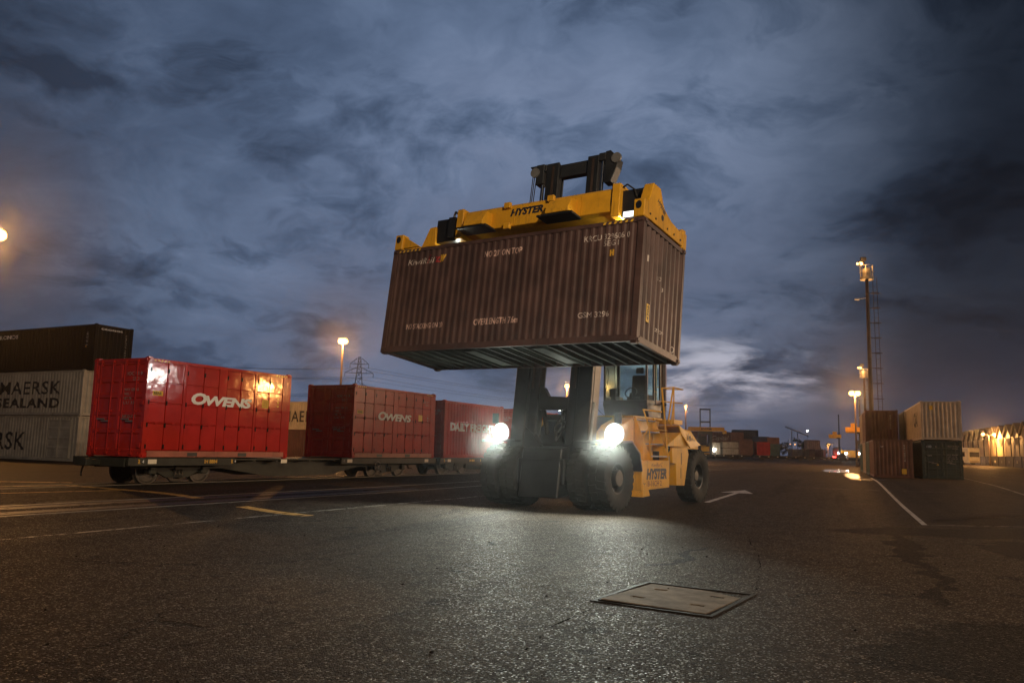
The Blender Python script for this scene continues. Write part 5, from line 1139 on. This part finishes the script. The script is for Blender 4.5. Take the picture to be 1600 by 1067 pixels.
# ------------------------------------------------------------------ far containers, yard on the other side
def far_box(label, x, y, L, mat, lvl, ang, ends='cd', pitch=.5, z=0.):
    return container(label, frame((x, y, gz(x, y) + .75 + lvl * 2.6 + z), ang), L, 2.44, 2.59, mat, pitch=pitch, ends=ends, detail=0)
FA = rad(-5)
def far_px(label, px0, D, L, mat, z, ang, H=2.59, text=None):
    """container whose left edge stands at bearing px0 and range D"""
    x = (px0 - 800) / 1240 * D; hw = abs(math.cos(ang)) * L / 2 + abs(math.sin(ang)) * 1.22; dp = abs(math.sin(ang)) * L / 2 + 1.22 * abs(math.cos(ang))
    return container(label, frame((x + hw, D + dp, gz(x, D) + z), ang), L, 2.44, H, MT[mat], pitch=.5, ends='cc', detail=0)
EN = rad(88)
far_px('brown container behind the mast of the distant lift truck', 1083, 157, 3.0, 'maroon', 2.6, FA); far_px('brown container under another behind the distant lift truck', 1083, 157, 3.0, 'rust', .02, FA)
r, i = far_px('long brown container with pale script on the upper tier beside the distant lift truck', 1111, 157, 4.1, 'maroon', 2.6, FA); side_letter(r, i, 'Capital', (.4, .7, 3.7, 1.8), 4.1, 2.44, T_GREY, shear=.4)
far_px('brown container supporting the one with pale script', 1111, 157, 4.1, 'rust', .02, FA)
far_px('plain brown container right of the one with pale script', 1144, 157, 6.06, 'rust', 2.6, EN); far_px('brown container below the plain upper brown one', 1144, 157, 6.06, 'maroon', .02, EN)
far_px('short pale box container beside the distant headlight', 1113, 149, 1.7, 'cream', .80, FA, 2.2)
far_px('upper of two low pale boxes stacked on the far wagon', 1131, 149, 2.9, 'cream', 2.02, FA, 1.12); far_px('lower of two low pale boxes stacked on the far wagon', 1131, 149, 2.9, 'cream', .80, FA, 1.12)
far_px('tall brown container end standing right of the low pale boxes', 1157, 148, 6.06, 'rust', .80, EN, 2.7); far_px('dull brown container end between the tall brown one and the red one', 1172.5, 152, 6.06, 'maroon', .80, EN)
far_px('reddish container end in the middle of the distant wagon row', 1184, 150, 6.06, 'red2', .80, EN, 2.5)
for z, nm, mt in ((.02, 'bottom container of the tallest distant stack', 'maroon'), (2.61, 'middle container of the tallest distant stack', 'rust'), (5.2, 'dark container topmost of the tallest distant stack', 'dark')): far_px(nm, 1148, 226, 7.0, mt, z, FA)
far_px('dark green container end beyond the reddish one', 1187, 190, 6.06, 'green', 2.6, EN); far_px('container below the dark green one', 1187, 190, 6.06, 'maroon', .02, EN)
far_px('grey green container end low at the right end of the distant row', 1201, 160, 6.06, 'teal', .5, EN); far_px('red brown container on top at the right end of the distant row', 1200, 160, 6.06, 'rust', 3.1, EN, 1.3)
def far_wagons():
    for k, (x, L) in enumerate(((38, 12), (50.5, 11.5), (62, 10))):
        y = 147.4 - (x - 40) * .087; t = thing('flat_wagon', ('dark far wagon below the distant lift truck', 'dark far wagon in the middle of the distant row', 'dark far wagon at the right end of the distant row')[k], 'rail wagon', frame((x, y, gz(x, y)), FA), 'far dark wagons')
        m = MB(); m.box((-L / 2, -1.2, .5), (L / 2, 1.2, .74)); m.box((-L / 2 + 2, -.5, .3), (L / 2 - 2, .5, .52)); m.build('frame', MT['wagon'], t)
        for i in range(int(L / 1.6)):
            m = MB(); m.cbox((-L / 2 + .9 + i * 1.6, -1.215, .6), (.25, .02, .12)); m.build('reflector', MT['reflector'], t)
        for wx in (-L / 2 + 1.5, -L / 2 + 3.2, L / 2 - 3.2, L / 2 - 1.5):
            m = MB(); m.lathe([(0, .001), (0, .4), (.1, .43), (.12, .001)], (wx, -.75, .43), (0, 1, 0), 16); m.build('wheel', MT['wheelsteel'], t)
far_wagons()
for nm, x, y, L, mat, lvl, ang in (('pale yellow container standing alone left of the grey tanks far down the road', 76.8, 215, 3.0, 'cream', 0, .1), ('dark container between the pale one and the grey boxes', 79.6, 213, 2.6, 'green', 0, 0), ('brown container with a lit end on the far side of the road', 79.0, 206, 2.4, 'rust', 0, .2),
                                   ('pale grey container stacked high far down the road', 82.9, 219, 3.5, 'grey', 1, 0), ('grey container at the bottom of the far grey stack', 83.0, 218.8, 3.6, 'grey', 0, 0), ('light container lying along the far end of the road', 85.0, 221, 3.8, 'white', 0, .05)):
    container(nm, frame((x, y, gz(x, y) + .02 + lvl * 2.6), ang), L, 2.44, 2.59, MT[mat], pitch=.5, detail=0)
def tanker():
    x, y = 88.6, 216; t = thing('tanker_truck', 'tanker lorry seen from behind with glowing red tail lights', 'tanker lorry', frame((x, y, gz(x, y)), rad(-22)))
    m = MB(); m.lathe([(0, .001), (-.12, .6), (0, 1.12), (.1, 1.2), (9, 1.2), (9, .001)], (0, 0, 2.35), (0, 1, 0), 24); m.build('tank', MT['white'], t, smooth_ang=40)
    m = MB(); m.box((-1.2, .0, .75), (1.2, 9, 1.15)); m.box((-1.25, -.1, .55), (1.25, .05, .95)); m.build('chassis', MT['black'], t)
    m = MB(); m.box((-1.25, 9.2, .7), (1.25, 11.4, 3.3)); m.build('cab', MT['white'], t, bevel=.08)
    for xx in (-1.2, .95):
        for yy in (1, 2.3, 8, 10.5):
            m = MB(); m.lathe([(0, .001), (0, .46), (.28, .46), (.28, .001)], (xx, yy, .5), (1, 0, 0), 18); m.build('wheel', MT['rubber'], t)
    for s in (-1, 1):
        m = MB(); m.box((s * .85 - .42, -.14, .62), (s * .85 + .42, -.105, .92)); m.build('tail_light', glow('tail_light', (1, .04, .03), 14), t)
        lamp('tail_light', Vector((x, y, gz(x, y) + .8)) + Vector((s * .9 - .1, -.5, 0)), 60, (1, .06, .05), .2)
tanker()
# ------------------------------------------------------------------ gabled warehouse and the bus
def warehouse():
    a = Vector((71.5, 105.5)); b = Vector((99.5, 178)); d = (b - a).normalized(); n = Vector((-d.y, d.x)); L = (b - a).length
    if n.x > 0: n = -n
    ang = math.atan2(d.y, d.x); t = thing('gabled_warehouse', 'long pale warehouse with a row of pointed gables at the right edge', 'warehouse', frame((a.x, a.y, gz(*a)), ang))
    # local: x along, +y towards the yard (left of the direction)
    bays = 14; w = L / bays; eave, peak, dock = 5.0, 6.9, 1.9
    for k in range(bays):
        x = k * w
        m = MB(); m.add([(x, 0, dock), (x + w, 0, dock), (x + w, 0, eave), (x + w / 2, 0, peak), (x, 0, eave), (x, -.3, dock), (x + w, -.3, dock), (x + w, -.3, eave), (x + w / 2, -.3, peak), (x, -.3, eave)],
                        [(0, 1, 2, 3, 4), (5, 9, 8, 7, 6), (0, 5, 6, 1), (1, 6, 7, 2), (2, 7, 8, 3), (3, 8, 9, 4), (4, 9, 5, 0)]); bay = m.build('gable_wall', MT['cladding'], t)
        m = MB()
        for sx, sy in ((0, 1), (1, -1)):
            p, q = ((x - .1, eave - .05), (x + w / 2, peak + .06)) if sx == 0 else ((x + w / 2, peak + .06), (x + w + .1, eave - .05))
            m.add([(p[0], .35, p[1]), (q[0], .35, q[1]), (q[0], -14, q[1]), (p[0], -14, p[1]), (p[0], .35, p[1] + .1), (q[0], .35, q[1] + .1), (q[0], -14, q[1] + .1), (p[0], -14, p[1] + .1)], [(0, 1, 2, 3), (4, 7, 6, 5), (0, 4, 5, 1), (1, 5, 6, 2), (2, 6, 7, 3), (3, 7, 4, 0)])
        m.build('gable_roof', MT['roofing'], t)
        m = MB(); m.tube((x, .22, dock), (x, .22, eave + .1), .09, 6); m.cbox((x, .22, eave + .1), (.3, .25, .3)); m.build('downpipe', MT['black'], t)
        m = MB(); m.add([(x + .3, .06, eave - .2), (x + w / 2, .1, eave - 1.5), (x + w - .3, .06, eave - .2), (x + w / 2, .34, eave - .35)], [(0, 1, 3), (1, 2, 3), (0, 3, 2), (0, 2, 1)]); m.build('canopy_flap', MT['cladding'], bay)
        m = MB(); m.box((x + .2, -.2, .1), (x + w - .2, .02, dock - .05)); m.build('dock_shade', MT['black'], t)  # solid black slab stands for the shadow in the loading dock
        m = MB(); m.cbox((x + w * .5, .05, 1.0), (.5, .06, .4)); m.build('dock_plate', MT['reflector'] if k % 3 == 0 else MT['galv'], t)
    m = MB(); m.box((0, -14, 0), (L, -.25, dock)); m.box((0, -14, dock), (.3, -.3, eave)); m.build('dock_base', MT['wagon'], t)
warehouse()
def bus():
    x, y = 86.6, 149; t = thing('parked_bus', 'white bus parked nose out before the gabled warehouse', 'bus', frame((x, y, gz(x, y)), rad(12)))
    m = MB(); m.prism([(-1.25, .35), (1.25, .35), (1.25, 2.9), (1.1, 3.15), (-1.1, 3.15), (-1.25, 2.9)], 1, 0, 9.0); m.build('body', MT['white'], t, bevel=.05)
    m = MB(); m.box((-1.05, -.012, 1.45), (1.05, -.004, 2.35)); m.build('windscreen', MT['darkglass'], t)
    m = MB(); m.box((-1.0, -.05, .45), (1.0, -.006, .75)); m.build('bumper', MT['grey'], t)
    for s in (-1, 1):
        for k in range(5): m = MB(); m.box((s * 1.251 - .004, .9 + k * 1.6, 1.5), (s * 1.251 + .004, 2.3 + k * 1.6, 2.4)); m.build('window', MT['darkglass'], t)
        m = MB(); m.cbox((s * .85, -.03, .95), (.3, .04, .16)); m.build('headlight', MT['reflector'], t)
        for yy in (1.7, 7.0): m = MB(); m.lathe([(0, .001), (0, .48), (.26, .48), (.26, .001)], (s * 1.13 - .13, yy, .48), (1, 0, 0), 18); m.build('wheel', MT['rubber'], t)
bus()
def van():
    x, y = 83.4, 152; t = thing('parked_van', 'pale van parked at the left of the white bus', 'van', frame((x, y, gz(x, y)), rad(12)))
    m = MB(); m.prism([(-1.3, .4), (4.2, .4), (4.2, 2.7), (.2, 2.7), (-.3, 1.5), (-1.3, 1.3)], 0, -1.0, 1.0); m.build('body', MT['white'], t, bevel=.05)
    m = MB(); m.add([(-.9, -.32, 1.56), (.9, -.32, 1.56), (.9, .14, 2.55), (-.9, .14, 2.55)], [(0, 1, 2, 3)]); m.build('windscreen', MT['darkglass'], t)
    for s in (-1, 1):
        for yy in (-.6, 3.2): m = MB(); m.lathe([(0, .001), (0, .38), (.22, .38), (.22, .001)], (s * .9 - .11, yy, .4), (1, 0, 0), 16); m.build('wheel', MT['rubber'], t)
van()
# ------------------------------------------------------------------ far trees
def tree(x, y, h, w, label):
    z0 = gz(x, y); t = thing('tree', label, 'tree', frame((x, y, z0), random.random() * 6), 'dark trees on the horizon')
    m = MB(); m.tube((0, 0, 0), (0, 0, h * .5), .25, 7, .12)
    for k in range(4): a = k * 1.6; m.tube((0, 0, h * .35), (math.cos(a) * w * .4, math.sin(a) * w * .4, h * .7), .1, 5, .04)
    m.build('trunk', MT['bark'], t)
    m = MB()
    cl = [(Vector((random.gauss(0, w * .3), random.gauss(0, w * .3), h * random.uniform(.35, .92))), random.uniform(.5, 1.0)) for _ in range(26)]
    for c, r in cl:
        for _ in range(34):
            p = c + Vector((random.gauss(0, r * .5), random.gauss(0, r * .5), random.gauss(0, r * .4))); a = Vector((random.uniform(-1, 1), random.uniform(-1, 1), random.uniform(-1, 1))).normalized() * .28; b = a.orthogonal().normalized() * .2
            m.add([p - a, p + b, p + a, p - b], [(0, 1, 2, 3)])
    m.build('crown', MT['leaf'], t)
for k, (x, y, h, w) in enumerate(((74, 232, 5.2, 7), (79, 236, 4.6, 6), (67, 236, 5.0, 7), (88, 238, 6.2, 6), (93, 243, 5.4, 5), (61, 240, 4.8, 7), (116, 245, 5.6, 8))):
    tree(x, y, h, w, 'dark far tree ' + ('behind the pale yellow container far down the road', 'left of the dark container far down the road', 'standing alone beside the distant stack', 'behind the far grey stack', 'behind the far brown container', 'at the right end of the distant container row', 'behind the tanker lorry')[k])
def ridge():
    m = MB(); random.seed(3); prev = None; pts = []
    for k in range(61):
        a = rad(-60 + k * 2); r = 1150; pts.append((math.sin(a) * r, math.cos(a) * r, 10 + 7 * math.sin(k * .7) + 5 * math.sin(k * 1.9 + 1)))
    vs = [(x, y, -2) for x, y, z in pts] + pts + [(x * 1.25, y * 1.25, -2) for x, y, z in pts]; n = len(pts)
    m.add(vs, [(i, i + 1, n + i + 1, n + i) for i in range(n - 1)] + [(n + i, n + i + 1, 2 * n + i + 1, 2 * n + i) for i in range(n - 1)])
    m.build('hills', MT['leaf'], kind='structure')
# gantry crane silhouette far away
def gantry():
    x, y = 119, 330; t = thing('jib_crane', 'thin grey crane with a long sloping jib far beyond the tanker', 'crane', frame((x, y, gz(x, y)), .2))
    m = MB(); m.tube((0, 0, 0), (0, 0, 10.2), .2, 6); m.tube((-2.6, 0, 0), (-2.6, 0, 11), .2, 6); m.build('legs', MT['galv'], t)
    m = MB(); m.tube((-5.5, 0, 12.6), (5, 0, 9), .22, 6); m.build('jib', MT['galv'], t)
gantry()
# ------------------------------------------------------------------ damp evening air, and added headlight halos
def haze():
    m = MB(); m.box((-260, -60, -2.2), (330, 520, 34)); o = m.build('haze', None or MT['black'])
    mt = bpy.data.materials.new('haze'); mt.use_nodes = True; t = mt.node_tree; t.nodes.clear()
    v = N(t, 'ShaderNodeVolumePrincipled'); v.inputs['Color'].default_value = (.86, .88, .92, 1); v.inputs['Density'].default_value = HAZE; v.inputs['Anisotropy'].default_value = .9
    q = N(t, 'ShaderNodeOutputMaterial'); t.links.new(v.outputs[0], q.inputs['Volume'])
    o.data.materials.clear(); o.data.materials.append(mt); o['kind'] = 'stuff'; o.display_type = 'WIRE'
HAZE = .0003
def halo_volumes():  # mist volumes added round the headlights to imitate lens glare
    mt = bpy.data.materials.new('headlight_halo'); mt.use_nodes = True; t = mt.node_tree; t.nodes.clear()
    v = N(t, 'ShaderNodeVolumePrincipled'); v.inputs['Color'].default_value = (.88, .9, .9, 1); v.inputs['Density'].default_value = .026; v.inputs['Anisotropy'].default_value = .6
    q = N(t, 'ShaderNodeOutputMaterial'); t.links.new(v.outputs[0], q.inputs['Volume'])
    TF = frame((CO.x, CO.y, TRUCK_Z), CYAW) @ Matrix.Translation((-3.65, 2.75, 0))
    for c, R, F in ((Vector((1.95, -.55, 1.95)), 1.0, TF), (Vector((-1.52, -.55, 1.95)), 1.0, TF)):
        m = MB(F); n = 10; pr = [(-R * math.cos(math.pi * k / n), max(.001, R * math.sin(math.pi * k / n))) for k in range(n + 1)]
        m.lathe(pr, c, (0, 0, 1), 24); o = m.build('headlight_halo', mt, kind='stuff')
halo_volumes()
haze()
